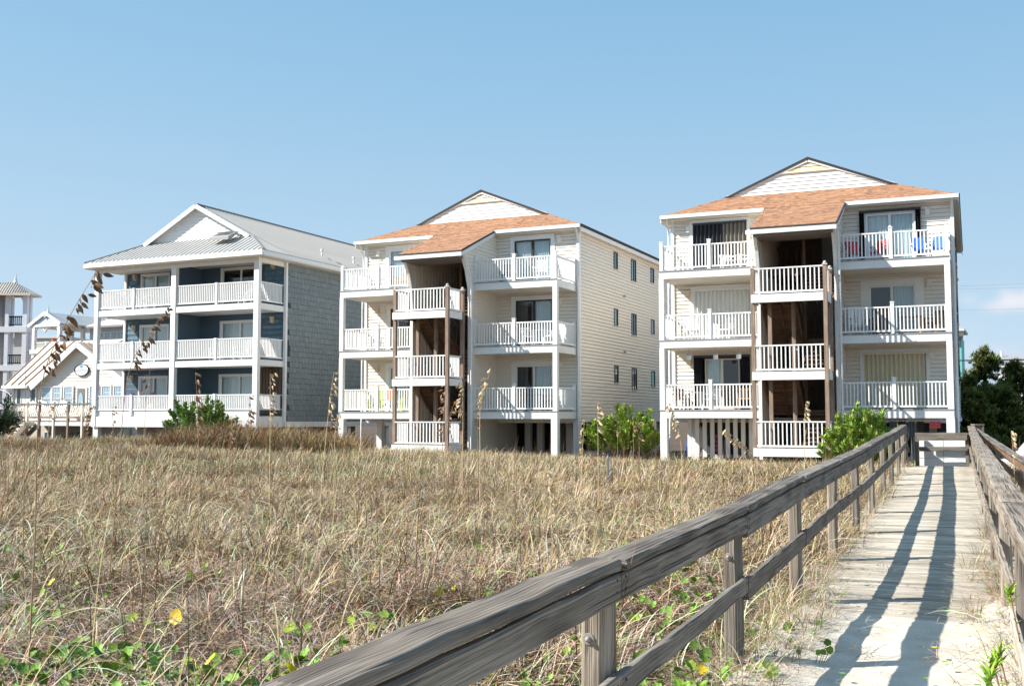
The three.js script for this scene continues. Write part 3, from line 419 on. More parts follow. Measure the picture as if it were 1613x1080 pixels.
  B.box('soffit', eL, 3.86, E - 0.2, E - 0.16, V0, D + 0.01, M.soffit); B.box('soffit', 6.99, eR, E - 0.2, E - 0.16, V0, D + 0.01, M.soffit); B.box('side_soffit', 10.83, eR, E - 0.199, E - 0.161, D + 0.012, VB, M.soffit); B.box('side_soffit', eL, -0.06, E - 0.199, E - 0.161, D + 0.012, VB, M.soffit);
  B.box('side_fascia', eR, eR + 0.03, E - 0.3, E - 0.112, V0, VB, M.white); B.box('side_fascia', eL - 0.03, eL, E - 0.3, E - 0.112, V0, VB, M.white);
  B.box('stair_ceiling', bay0, bay1, 6.44, 6.5, -1.3, 0.2, M.darkWall); mesh('rake_board', rodG(B.P(6.96, 6.6, -1.32), B.P(6.96, E - 0.15, V0), 0.05, 0.16), M.white, g); mesh('rake_board', rodG(B.P(3.84, 6.6, -1.32), B.P(3.84, E - 0.15, V0), 0.05, 0.16), M.white, g);
  const gb = GW - 0.05, sl = (AP - GW) / (5.35 - GU0), gc = (b) => [GU0 + Math.max(0, b - GW) / sl + 0.08, GU1 - Math.max(0, b - GW) / sl * (GU1 - 5.35) / (5.35 - GU0) - 0.08], split = AP - 0.56;
  mesh('gable', sidingG(B.front(VG), 0, 0, gb, split, [], 0.155, gc, 0.011), M.whiteVinyl, g);
  const lv = mesh('gable_louvre', sidingG(B.front(VG - 0.012), 0, 0, split + 0.03, AP - 0.07, [], 0.13, gc), M.creamLouvre, g); B.box('louvre_frame', gc(split)[0] - 0.02, gc(split)[1] + 0.02, split - 0.05, split + 0.03, VG - 0.07, VG, M.creamLouvre, lv);
  for (const [a, b, c, d] of [[GU0 + 0.05, GW - 0.01, 5.33, AP - 0.14], [GU1 - 0.05, GW - 0.01, 5.37, AP - 0.14]]) mesh('rake_trim', rodG(B.P(a, b, VG - 0.05), B.P(c, d, VG - 0.05), 0.05, 0.11), M.whiteVinyl, g);
  for (const u of [10.84, -0.16]) mesh('downspout', tubeG([B.P(u, 7.93, V0 - 0.06), B.P(u, 7.8, V0 - 0.02), B.P(u - 0.02, 7.55, D - 0.08), B.P(u - 0.02, 5, D - 0.08), B.P(u - 0.02, gy + 0.2, D - 0.08)], 0.045, 24, 6), M.white, g);
  mesh('dryer_vent', merge([B.boxG(10.83, 10.93, 5.55, 5.65, 8.15, 8.3), B.boxG(10.83, 10.93, 2.85, 2.95, 8.15, 8.3)]), M.pile, g);
  return B;
}
const hole = (a, b, k, t) => [a, b, k * H, k * H + t];
const door = (a, b, k, t, opt) => ({ hole: hole(a, b, k, t), make: (B) => slidingDoor(B, a, b, k * H + 0.03, k * H + t, D, opt) });
const shut = (a, b, k, t, m, m2) => ({ hole: hole(a, b, k, t), make: (B) => { const w = k * H; mesh('door_casing', merge([B.boxG(a - 0.13, a, w, w + t + 0.13, D - 0.06, D + 0.02), B.boxG(b, b + 0.13, w, w + t + 0.13, D - 0.06, D + 0.02), B.boxG(a, b, w + t, w + t + 0.13, D - 0.058, D + 0.018)]), M.white, B.g); const s = mesh('accordion_shutter', shutterG(B, a, m2 ? lerp(a, b, 0.56) : b, w + 0.04, w + t - 0.02, D), m, B.g); if (m2) mesh('shutter_blades', shutterG(B, lerp(a, b, 0.56), b, w + 0.04, w + t - 0.02, D), m2, s); B.box('shutter_track', a, b, w + t - 0.09, w + t, D - 0.1, D - 0.06, m, s); B.box('shutter_backing', a, b, w, w + t, D + 0.1, D + 0.12, m2 ? M.dark : m, s); } });
const shutDoor = (a, b, k, t, m, opt, sw = 0.18) => ({ hole: hole(a, b, k, t), make: (B) => { const w = k * H; slidingDoor(B, a + sw + 0.06, b - sw - 0.06, w + 0.03, w + t - 0.14, D + 0.02, opt); for (const [x, y] of [[a, a + sw], [b - sw, b]]) mesh('folded_shutter', shutterG(B, x, y, w + 0.04, w + t - 0.08, D - 0.09, 0.045, 0.07), m, B.g); B.box('shutter_track', a - 0.02, b + 0.02, w + t - 0.09, w + t, D - 0.17, D - 0.03, m); } });

const B2 = creamBuilding('apartment_building', 'middle cream three-storey apartment building with orange shingle roof and a long windowed side wall', O2, {
  doorL: [door(1.3, 3.2, 0, 2.08, { frame: M.frameWhite, panes: ['blue', 'dark'] }), door(1.35, 3.2, 1, 2.08, { panes: [0.4, 'dark'], casing: M.cream }), door(1.25, 3.2, 2, 2.1, { frame: M.frameWhite, panes: ['blue', 'dark'] })],
  doorR: [door(7.82, 9.58, 0, 2.02, { frame: M.frameWhite, panes: ['dark', 'blue'] }), door(7.82, 9.58, 1, 2.16, { panes: ['dark', 'blue'] }), door(7.76, 9.52, 2, 2.1, { panes: ['pale', 'blue'] })],
});
const B3 = creamBuilding('apartment_building', 'right-hand cream three-storey apartment building with orange shingle roof, nearest the boardwalk', O3, { store: true,
  doorL: [shutDoor(0.86, 3.13, 0, 2.24, M.shutterDark, { frame: M.shutterTan, panes: ['blue', 'dark'], casing: null }, 0.36), shut(0.86, 3.17, 1, 2.22, M.shutterWhite), shut(0.86, 3.09, 2, 2.22, M.shutterDark, M.shutterGrey)],
  doorR: [shut(7.5, 9.76, 0, 2.2, M.shutterCream), door(7.77, 9.43, 1, 2.02, { frame: M.frameWhite, cw: 0.32, top: 0.24, panes: ['dark', 'blue'] }), shutDoor(7.47, 9.7, 2, 2.22, M.bronze, { frame: M.frameWhite, panes: ['pale', 'blue'], casing: M.frameWhite, cw: 0.07, top: 0.07 })],
});

// ---------------------------------------------------------------- the blue-grey shingled building with a metal roof
const shG = [0.25, 0.31, 0.2].map((w) => { const q = new Quads(); const h = 0.262, t = 0.03, g = 0.011; q.quad([0, 0, t], [w - g, 0, t], [w - g, h, 0.006], [0, h, 0.006], [0, 0], [w, 0], [w, h], [0, h]); q.quad([0, 0, 0], [w - g, 0, 0], [w - g, 0, t], [0, 0, t]); q.quad([0, 0, 0], [0, 0, t], [0, h, 0.006], [0, h, 0]); q.quad([w - g, 0, 0], [w - g, h, 0], [w - g, h, 0.006], [w - g, 0, t]); return q; });
function shingles(B, face, a0, a1, b0, b1, mats, { holes = [], single = 0, seed = 1, parent }) {
  const r = rngOf(seed), rest = mats.map(() => []); let row = 0;
  const geos = shG.map((q) => q.geo());
  for (let b = b0; b < b1; b += 0.27, row++) for (let a = a0 - r() * 0.3; a < a1;) {
    const k = Math.floor(r() * 3), w = [0.25, 0.31, 0.2][k], mi = Math.floor(r() * mats.length), dy = (r() - 0.5) * 0.016;
    if (a > a0 - 0.02 && a + w < a1 + 0.05 && !holes.some((h) => a + w > h[0] && a < h[1] && b + 0.2 > h[2] && b < h[3])) {
      const X = V3(...face(1, 0, 0)).sub(V3(...face(0, 0, 0))), Z = V3(...face(0, 0, 1)).sub(V3(...face(0, 0, 0))), m4 = new THREE.Matrix4().makeBasis(X, V3(0, 1, 0), Z).setPosition(V3(...face(a, b + dy, 0)));
      if (single && a < single && b > b0 && b < b1 - 0.6) { const s = mesh('shingle', geos[k], mats[mi], parent); s.matrix.copy(m4); s.matrix.decompose(s.position, s.quaternion, s.scale); }
      else { const g = geos[k].clone().applyMatrix4(m4); rest[mi].push(g); }
    }
    a += w;
  }
  rest.forEach((l, i) => { if (l.length) mesh('shingle_cladding', mergeGeometries(l), mats[i], parent).userData.kind = 'stuff'; });
}
const B1 = new Bld('apartment_building', 'blue-grey shingled three-storey building with white balconies and a pale metal roof', O1);
{
  const B = B1, g = B.g, gy = -B.base, W = 10.59, DV = 2.14, VB = 16;
  const sg = [1, 0.93, 1.06, 0.97].map((k) => { const m = M.shingleGrey.clone(); m.color.multiplyScalar(k); return m; }), sb = [1, 0.85, 1.15].map((k) => { const m = M.shingleBlue.clone(); m.color.multiplyScalar(k); return m; });
  // walls
  const holes = []; for (let k = 0; k < 3; k++) { const w = k * H; holes.push([1.05, 3.1, w, w + 2.12], [6.5, 9.1, w, w + 2.12]); }
  mesh('wall', sidingG(B.front(DV), 0.02, W + 0.1, -0.3, 7.98, holes, 9), M.slateBlue, g);
  shingles(B, B.front(DV), 0.05, 1.0, -0.2, 7.8, sb, { seed: 5, parent: g }); shingles(B, B.front(DV), 3.2, 5.15, -0.2, 7.8, sb, { seed: 6, parent: g }); shingles(B, B.front(DV), 9.2, W + 0.05, -0.2, 7.8, sb, { seed: 7, parent: g });
  shingles(B, B.front(DV), 1.0, 3.2, 2.15, 7.8, sb, { seed: 8, parent: g, holes });
  const sw = mesh('side_wall', B.boxG(W - 0.06, W + 0.1, -0.28, 7.95, DV, VB), M.shingleBase, g); shingles(B, B.right(W + 0.1), DV + 0.05, VB, -0.26, 7.75, sg, { single: 3.9, seed: 9, parent: sw });
  B.box('left_wall', -0.02, 0.06, -0.28, 7.95, DV, VB, M.shingleBase); B.box('rear_wall', 0, W, -0.28, 7.95, VB, VB + 0.1, M.shingleBase);
  B.box('party_wall', 5.0, 5.22, -0.3, 7.7, 0.12, DV, M.slateBlue); mesh('party_trim', merge([B.boxG(5.16, 5.2, -0.3, 7.7, DV - 0.06, DV - 0.02)]), M.ltBlue, g);
  B.box('corner_board', W + 0.0, W + 0.15, -0.3, 7.9, DV - 0.12, DV + 0.03, M.white); B.box('corner_board', -0.05, 0.1, -0.3, 7.9, DV - 0.1, DV + 0.02, M.white);
  // decks, railings, columns
  for (let k = 0; k < 3; k++) {
    const w = k * H; B.box('deck_floor', 0.05, W - 0.05, w - 0.06, w, 0.05, DV, M.grey); B.box('deck_ceiling', 0.05, W - 0.05, w - 0.3, w - 0.26, 0.05, DV, M.white);
    mesh('fascia', merge([B.boxG(-0.02, W + 0.02, w - (k ? 0.32 : 0.56), w - 0.03, 0, 0.05), B.boxG(W - 0.03, W + 0.02, w - (k ? 0.318 : 0.558), w - 0.032, 0.05, DV - 0.1), B.boxG(-0.02, 0.03, w - (k ? 0.318 : 0.558), w - 0.032, 0.05, DV)]), M.white, g);
    const low = k ? 0.12 : 0.32; railU(B, 0.1, 5.16, w, 0.08, { step: 0.112, posts: [2.6], h: 1.05, low, postH: 0.0, t: 0.045 }); railU(B, 5.42, W - 0.1, w, 0.08, { step: 0.112, posts: [8.0], h: 1.05, low, postH: 0, t: 0.045 });
    railU(B, 0.14, DV - 0.1, w, W - 0.06, { side: true, stuff: true, h: 1.05, low, step: 0.112 }); railU(B, 0.14, DV - 0.1, w, 0.08, { side: true, stuff: true, h: 1.05, low, step: 0.112 });
    if (!k) B.box('kick_board', 0.1, W - 0.1, 0.0, 0.3, 0.1, 0.13, M.white);
    slidingDoor(B, 1.15, 3.02, w + 0.03, w + 2.05, DV, { frame: M.frameWhite, cw: 0.08, panes: [['pale', 'pale'], ['pale', 'pale'], ['pale', 'blue']][k] }); slidingDoor(B, 6.6, 9.0, w + 0.03, w + 2.05, DV, { frame: M.frameWhite, cw: 0.09, panes: [[0.9, 'pale'], [0.98, 'pale'], ['dark', 'dark']][k] });
    if (k) { wallLamp(B, 0.66, w + 2.0, DV); wallLamp(B, 9.85, w + 2.1, DV); }
  }
  wallLamp(B, 0.6, 2.05, DV); B.box('exit_light', 8.05, 8.55, 7.72, 7.88, DV - 0.06, DV, M.lampWhite);
  B.box('deck_screen', 9.25, W - 0.05, 0.1, 2.42, 1.95, 2.02, M.brownScreen); for (let u = 9.3; u < 10.5; u += 0.19) B.box('screen_slat', u, u + 0.13, 0.1, 2.42, 1.91, 1.948, M.brownScreen);
  for (const [u, w0] of [[0.09, 0.13], [5.3, 0.15], [W - 0.1, 0.14]]) B.box('column', u - w0, u + w0, -0.56, 7.68, -0.03, 0.2, M.white);
  for (const [u, v] of [[0.2, 0.2], [5.3, 0.3], [10.4, 0.3], [1.7, DV], [10.5, 4], [10.5, 8], [10.5, 12]]) B.box('stilt', u - 0.13, u + 0.13, gy - 0.3, -0.5, v - 0.13, v + 0.13, M.white);
  B.box('skirt_board', W + 0.02, W + 0.14, -0.56, -0.28, DV - 0.1, VB, M.white); B.box('underside', 0, W, -0.42, -0.36, 0.1, VB, M.darkWall); B.box('lower_wall', 0.3, W - 0.3, gy - 0.3, -0.42, 9, 9.1, M.pile);
  B.box('lower_wall', 0.6, 5.1, gy - 0.3, -0.42, 2.6, 2.7, M.pile); B.box('interior_wall', 0.1, W - 0.1, -0.2, 7.9, DV + 2.6, DV + 2.7, M.room);
  // roof with standing seams
  const E = 7.98, V0 = -0.45, VG = 1.75, GW = 9.18, GU0 = 1.95, GU1 = 8.7, AP = 10.98, eL = -0.4, eR = 11.18, VR = VB + 0.5, r = mesh('roof', merge([
    slab([B.p(eL, E, V0), B.p(GU0, GW, VG), B.p(GU0, GW, VR), B.p(eL, E, VR)], 0.05), slab([B.p(GU0, GW, VG - 0.3), B.p(5.32, AP, VG - 0.3), B.p(5.32, AP, VR), B.p(GU0, GW, VR)], 0.05),
    slab([B.p(eR, E, V0), B.p(eR, E, VR), B.p(GU1, GW, VR), B.p(GU1, GW, VG)], 0.05), slab([B.p(GU1, GW, VG - 0.3), B.p(GU1, GW, VR), B.p(5.32, AP, VR), B.p(5.32, AP, VG - 0.3)], 0.05), slab([B.p(eL, E, V0), B.p(eR, E, V0), B.p(GU1, GW, VG), B.p(GU0, GW, VG)], 0.05)]), M.metalRoof, g);
  for (let u = eL + 0.2; u < eR; u += 0.3) { const t = u < GU0 ? (u - eL) / (GU0 - eL) : u > GU1 ? (eR - u) / (eR - GU1) : 1; mesh('roof_seam', rodG(B.P(u, E + 0.02, V0), B.P(u, E + (GW - E) * t + 0.02, V0 + (VG - V0) * t), 0.03, 0.04), M.metalSeam, r); }
  for (let v = V0 + 0.3; v < VR; v += 0.3) { const t = clamp((v - V0) / (VG - V0)); if (v < VG) mesh('roof_seam', rodG(B.P(eR, E + 0.02, v), B.P(lerp(eR, GU1, t), lerp(E, GW, t) + 0.02, v), 0.03, 0.035), M.metalSeam, r); else mesh('roof_seam', rodG(B.P(eR, E + 0.02, v), B.P(5.36, AP + 0.02, v), 0.03, 0.035), M.metalSeam, r); }
  mesh('ridge_cap', rodG(B.P(5.32, AP + 0.03, VG - 0.3), B.P(5.32, AP + 0.03, VR), 0.2, 0.05), M.greyRoof, g); mesh('hip_cap', merge([rodG(B.P(eR, E + 0.03, V0), B.P(GU1, GW + 0.03, VG), 0.12, 0.04), rodG(B.P(eL, E + 0.03, V0), B.P(GU0, GW + 0.03, VG), 0.12, 0.04)]), M.metalSeam, g);
  mesh('rake_board', merge([rodG(B.P(GU0 - 0.1, GW - 0.14, VG - 0.32), B.P(5.3, AP - 0.09, VG - 0.32), 0.05, 0.22), rodG(B.P(GU1 + 0.1, GW - 0.14, VG - 0.32), B.P(5.34, AP - 0.09, VG - 0.32), 0.05, 0.22)]), M.white, g);
  const gs = (AP - GW) / (5.32 - GU0); mesh('gable', sidingG(B.front(VG), 0, 0, GW - 0.02, AP - 0.06, [], 0.15, (b) => [GU0 + Math.max(0, b - GW) / gs, GU1 - Math.max(0, b - GW) / gs * (GU1 - 5.32) / (5.32 - GU0)], 0.006), M.whiteVinyl, g);
  B.box('eave_fascia', eL, eR, E - 0.26, E - 0.052, V0 - 0.04, V0, M.white); B.box('eave_fascia', eR, eR + 0.04, E - 0.26, E - 0.052, V0, VR, M.white); B.box('eave_fascia', eL - 0.04, eL, E - 0.26, E - 0.052, V0, VR, M.white);
  B.box('header_beam', -0.02, W + 0.02, E - 0.52, E - 0.262, 0.0, 0.14, M.white); B.box('header_beam', W - 0.1, W + 0.03, E - 0.52, E - 0.262, 0.14, VB, M.white); B.box('porch_ceiling', eL, eR, E - 0.3, E - 0.265, V0, DV, M.soffit); B.box('side_soffit', W + 0.1, eR, E - 0.299, E - 0.266, DV, VB, M.soffit);
  const sk = mesh('skylight', slab([B.p(7.0, 8.97, 0.55), B.p(8.25, 8.97, 0.55), B.p(8.25, 9.35, 1.3), B.p(7.0, 9.35, 1.3)], 0.16), M.grey, g);
  mesh('skylight_pane', slab([B.p(7.08, 8.99, 0.6), B.p(8.17, 8.99, 0.6), B.p(8.17, 9.345, 1.25), B.p(7.08, 9.345, 1.25)], 0.01), M.bronze, sk);
  for (const v of [6.2, 9.3]) mesh('vent_pipe', merge([movG(uvM(new THREE.CylinderGeometry(0.06, 0.06, 0.4, 10)), 9.95, 8.75 + B.base, -v), movG(uvM(new THREE.CylinderGeometry(0.11, 0.11, 0.1, 10)), 9.95, 8.95 + B.base, -v)]), M.white, g);
}

// ---------------------------------------------------------------- balcony furniture
const bm = (w, h, d, x, y, z, rx = 0, ry = 0, rz = 0) => { const g = boxG(w, h, d); if (rx) g.rotateX(rx); if (rz) g.rotateZ(rz); if (ry) g.rotateY(ry); return movG(g, x, y, z); };
const put = (B, u, w, v, turn, name, label, cat, group) => { const p = B.world(u, w, v); return thing(name, label, cat, [p.x, p.y, p.z], -B.yaw + turn, group); };
function legs(t, m, pts, h, s = 0.04) { for (const [x, z] of pts) mesh('leg', movG(boxG(s, h, s), x, h / 2, z), m, t); }
function plasticChair(t, m, hi = 0.86) {                                   // faces +z
  legs(t, m, [[-0.24, 0.2], [0.24, 0.2], [-0.22, -0.22], [0.22, -0.22]], 0.42, 0.05);
  mesh('seat', movG(uvM(new RoundedBoxGeometry(0.52, 0.05, 0.5, 2, 0.02)), 0, 0.43, 0), m, t);
  mesh('backrest', merge([bm(0.5, 0.08, 0.04, 0, hi - 0.04, -0.33), ...[-0.2, -0.1, 0, 0.1, 0.2].map((x) => bm(0.06, hi - 0.48, 0.03, x, (hi + 0.4) / 2, -0.28, -0.2))]), m, t);
  for (const s of [-1, 1]) mesh('armrest', merge([bm(0.06, 0.035, 0.48, s * 0.28, 0.64, -0.02), bm(0.04, 0.22, 0.05, s * 0.27, 0.53, 0.18)]), m, t);
}
function rocker(t, m, m2 = m) {
  for (const s of [-1, 1]) { const pts = []; for (let i = 0; i <= 8; i++) { const a = (i / 8 - 0.55) * 1.1; pts.push(V3(s * 0.25, 0.03 + 0.75 * (1 - Math.cos(a)), 0.75 * Math.sin(a) - 0.02)); } mesh('rocker', tubeG(pts, 0.022, 12, 5), m, t); mesh('armrest', bm(0.07, 0.03, 0.55, s * 0.29, 0.66, -0.04), m, t); mesh('leg', merge([bm(0.045, 0.62, 0.045, s * 0.26, 0.34, 0.22), bm(0.045, 1.12, 0.045, s * 0.25, 0.62, -0.33, -0.18)]), m, t); }
  mesh('seat', merge([0, 1, 2, 3, 4].map((i) => bm(0.5, 0.025, 0.085, 0, 0.4 - i * 0.012, 0.2 - i * 0.1))), m2, t);
  mesh('backrest', merge([bm(0.5, 0.09, 0.03, 0, 1.12, -0.42, -0.18), bm(0.5, 0.06, 0.03, 0, 0.5, -0.31, -0.18), ...[-0.18, -0.09, 0, 0.09, 0.18].map((x) => bm(0.055, 0.6, 0.02, x, 0.81, -0.365, -0.18))]), m2, t);
}
function adirondack(t, m) {
  for (const s of [-1, 1]) { mesh('leg', merge([bm(0.035, 0.52, 0.1, s * 0.3, 0.26, 0.28), bm(0.035, 0.1, 0.85, s * 0.26, 0.25, -0.1, 0.22)]), m, t); mesh('armrest', bm(0.13, 0.03, 0.68, s * 0.34, 0.54, -0.02), m, t); }
  mesh('seat', merge([0, 1, 2, 3, 4].map((i) => bm(0.5, 0.022, 0.09, 0, 0.38 - i * 0.026, 0.26 - i * 0.105, 0.2))), m, t);
  mesh('backrest', merge([-2, -1, 0, 1, 2].map((i) => bm(0.1, 0.84 - Math.abs(i) * 0.06, 0.022, i * 0.112, 0.64 - Math.abs(i) * 0.03, -0.36, -0.36, 0, -i * 0.05))), m, t);
}
function foldChair(t, m, f) { for (const s of [-1, 1]) { mesh('leg', merge([rodG(V3(s * 0.25, 0, 0.28), V3(s * 0.25, 0.95, -0.36), 0.028), rodG(V3(s * 0.24, 0, -0.3), V3(s * 0.24, 0.46, 0.25), 0.028)]), f, t); mesh('armrest', bm(0.05, 0.03, 0.45, s * 0.27, 0.64, -0.02), f, t); } mesh('seat', bm(0.48, 0.03, 0.44, 0, 0.42, 0.02, 0.1), m, t); mesh('backrest', bm(0.48, 0.56, 0.025, 0, 0.72, -0.24, -0.5), m, t); }
function tableT(t, m, r = 0.45, h = 0.7) { mesh('tabletop', movG(uvM(new THREE.CylinderGeometry(r, r, 0.04, 24)), 0, h, 0), m, t); legs(t, m, [[-r * 0.6, -r * 0.6], [r * 0.6, -r * 0.6], [-r * 0.6, r * 0.6], [r * 0.6, r * 0.6]], h, 0.045); }
function squareTable(t, m, w = 0.8, h = 0.7) { mesh('tabletop', movG(uvM(new RoundedBoxGeometry(w, 0.04, w * 0.8, 1, 0.01)), 0, h, 0), m, t); legs(t, m, [[-w * 0.42, -w * 0.33], [w * 0.42, -w * 0.33], [-w * 0.42, w * 0.33], [w * 0.42, w * 0.33]], h - 0.02, 0.05); }
const stool = (t, m) => { mesh('seat', movG(uvM(new THREE.CylinderGeometry(0.19, 0.19, 0.04, 16)), 0, 0.62, 0), m, t); legs(t, m, [[-0.13, -0.13], [0.13, -0.13], [-0.13, 0.13], [0.13, 0.13]], 0.61, 0.035); };
const T = (n) => n * H, FURN = [
  // right-hand building
  [B3, 2.5, T(2), 1.2, 0.5, plasticChair, [M.plasticWhite, 0.72], 'lounge_chair', 'low white chair beside the middle post on the right building\'s top left balcony', 'chair'],
  [B3, 3.35, T(2), 1.1, -0.4, plasticChair, [M.plasticWhite, 0.72], 'lounge_chair', 'low white chair at the right end of the right building\'s top left balcony', 'chair'],
  [B3, 7.35, T(2), 1.25, 0.5, foldChair, [M.red, M.dark], 'folding_chair', 'red folding chair near the left end of the top right balcony of the right building', 'chair'],
  [B3, 8.25, T(2), 1.25, -0.5, foldChair, [M.red, M.red], 'folding_chair', 'red folding chair with red frame beside the middle post of the top right balcony', 'chair'],
  [B3, 10.3, T(2), 1.3, -0.3, foldChair, [M.blue, M.steel], 'folding_chair', 'blue folding chair at the right end of the top right balcony of the right building', 'chair'],
  [B3, 9.65, T(2), 1.3, 0.2, foldChair, [M.blue, M.plasticWhite], 'folding_chair', 'blue and white folding chair below the top right door of the right building', 'chair'],
  [B3, 7.45, T(1), 1.1, 0.35, rocker, [M.plasticWhite], 'rocking_chair', 'white slatted rocking chair at the left of the middle right balcony of the right building', 'rocking chair'],
  [B3, 8.15, T(1), 1.3, -0.2, rocker, [M.brownChair, M.brownChair], 'rocking_chair', 'dark brown rocking chair beside the white rocker on the middle right balcony', 'rocking chair'],
  [B3, 9.3, T(1), 1.2, 0, squareTable, [M.tanWood, 0.8], 'table', 'tan wooden table on the middle right balcony of the right building', 'table'],
  [B3, 10.1, T(1), 1.2, -0.6, plasticChair, [M.brownChair, 0.9], 'chair', 'brown wooden chair right of the tan table on the middle right balcony', 'chair'],
  [B3, 1.1, 0, 1.2, 0, tableT, [M.plasticWhite, 0.4], 'table', 'round white table on the lowest left balcony of the right building', 'table'],
  [B3, 1.75, 0, 1.2, -0.6, plasticChair, [M.plasticWhite], 'chair', 'white plastic chair right of the round table on the lowest left balcony', 'chair'],
  [B3, 0.55, 0, 1.3, 0.6, plasticChair, [M.brownChair], 'chair', 'brown chair at the left end of the lowest left balcony of the right building', 'chair'],
  [B3, 3.1, 0, 1.2, 0.2, plasticChair, [M.tanWood], 'chair', 'tan chair at the right end of the lowest left balcony of the right building', 'chair'],
  [B3, 1.0, T(1), 1.2, 0.3, plasticChair, [M.plasticWhite, 0.95], 'chair', 'white plastic chair left of the post on the middle left balcony of the right building', 'chair'],
  [B3, 2.4, T(1), 1.2, -0.3, plasticChair, [M.plasticWhite, 0.95], 'chair', 'white plastic chair right of the post on the middle left balcony of the right building', 'chair'],
  // middle building
  [B2, 9.6, T(2), 0.9, 0.1, plasticChair, [M.plasticWhite, 1.0], 'chair', 'white plastic chair right of the post on the top right balcony of the middle building', 'chair'],
  [B2, 7.9, T(2), 1.1, 0.3, plasticChair, [M.slateBlue, 0.95], 'chair', 'dark blue chair left of the post on the top right balcony of the middle building', 'chair'],
  [B2, 1.2, T(2), 1.2, 0.2, plasticChair, [M.plasticWhite], 'chair', 'white plastic chair left of the post on the top left balcony of the middle building', 'chair'],
  [B2, 2.6, T(2), 1.2, 0.2, plasticChair, [M.tanWood], 'chair', 'tan chair right of the post on the top left balcony of the middle building', 'chair'],
  [B2, 1.3, T(1), 1.2, 0.1, plasticChair, [M.plasticWhite], 'chair', 'white plastic chair on the middle left balcony of the middle building', 'chair'],
  [B2, 9.45, T(1), 1.2, 0, tableT, [M.plasticWhite, 0.42], 'table', 'round white table on the middle right balcony of the middle building', 'table'],
  [B2, 8.95, T(1), 1.0, 0.7, plasticChair, [M.plasticWhite], 'chair', 'white chair left of the round table on the middle right balcony of the middle building', 'chair'],
  [B2, 10.1, T(1), 1.0, -0.7, plasticChair, [M.plasticWhite], 'chair', 'white chair right of the round table on the middle right balcony of the middle building', 'chair'],
  [B2, 1.25, 0, 1.2, 0.2, adirondack, [M.lime], 'lounge_chair', 'lime green low chair on the lowest left balcony of the middle building', 'chair'],
  [B2, 2.55, 0, 1.2, -0.2, plasticChair, [M.lime, 0.7], 'lounge_chair', 'lime green chair with an upright back right of the post on the lowest left balcony', 'chair'],
  [B2, 9.3, 0, 1.2, 0, squareTable, [M.dark, 0.9], 'table', 'dark square table on the lowest right balcony of the middle building', 'table'],
  [B2, 9.95, 0, 1.0, -0.8, plasticChair, [M.dark], 'chair', 'dark chair right of the dark table on the lowest right balcony of the middle building', 'chair'],
  // blue-grey building
  [B1, 2.2, T(2), 1.1, 0.2, plasticChair, [M.plasticWhite], 'chair', 'white chair on the left side of the top balcony of the blue building', 'chair'],
  [B1, 3.0, T(2), 1.1, 0, tableT, [M.plasticWhite], 'table', 'round white table on the left side of the top balcony of the blue building', 'table'],
  [B1, 8.9, T(2), 1.1, -0.3, plasticChair, [M.plasticWhite], 'chair', 'white chair on the right side of the top balcony of the blue building', 'chair'],
  [B1, 2.4, T(1), 1.1, 0.2, adirondack, [M.plasticWhite], 'adirondack_chair', 'white adirondack chair left of the column on the middle balcony of the blue building', 'chair'],
  [B1, 7.15, T(1), 1.1, 0.4, rocker, [M.plasticWhite], 'rocking_chair', 'white rocking chair left of the rail post on the middle balcony of the blue building', 'rocking chair'],
  [B1, 8.7, T(1), 1.1, -0.3, rocker, [M.plasticWhite], 'rocking_chair', 'white rocking chair right of the rail post on the middle balcony of the blue building', 'rocking chair'],
  [B1, 1.35, 0, 0.9, 0.3, adirondack, [M.purple, 1], 'adirondack_chair', 'purple adirondack chair on the lowest balcony of the blue building', 'chair'],
  [B1, 2.6, 0, 0.9, -0.2, adirondack, [M.rose, 1], 'adirondack_chair', 'rose red adirondack chair on the lowest balcony of the blue building', 'chair'],
  [B1, 4.55, 0, 0.9, -0.2, stool, [M.cyan], 'stool', 'cyan stool near the column on the lowest balcony of the blue building', 'stool'],
];
for (const [B, u, w, v, turn, fn, a, name, label, cat] of FURN) { const t = put(B, u, w + 0.002, v, turn, name, label, cat); fn(t, ...a); if (fn === adirondack && a[1]) t.scale.setScalar(1.22); }
{ const t = put(B2, 2.15, 1.0, 1.0, 0, 'beach_towel', 'orange-red beach towel hung behind the lowest left rail of the middle building', 'towel'); t.position.y -= 0.95; mesh('cloth', movG(boxG(0.42, 0.5, 0.02), 0, 0.72, 0), M.orange, t); mesh('rack', merge([bm(0.03, 0.98, 0.03, -0.24, 0.49, -0.02), bm(0.03, 0.98, 0.03, 0.24, 0.49, -0.02), bm(0.5, 0.025, 0.025, 0, 0.985, -0.02)]), M.steel, t); }
[1.05, 2.12, 3.02].forEach((u, i) => { const t = put(B3, u, 2.0, 0.5, 0, 'hanging_lantern', ['left', 'middle', 'right'][i] + ' one of three white lanterns hanging over the lowest left balcony of the right building', 'lantern'); mesh('shade', movG(uvM(new THREE.CylinderGeometry(0.095, 0.095, 0.22, 14, 1, true)), 0, 0.09, 0), M.plasticWhite, t); mesh('band', movG(uvM(new THREE.CylinderGeometry(0.1, 0.1, 0.05, 14, 1, true)), 0, 0.17, 0), M.grey, t); mesh('cord', movG(uvM(new THREE.CylinderGeometry(0.006, 0.006, 0.28, 5)), 0, 0.32, 0), M.grey, t); });
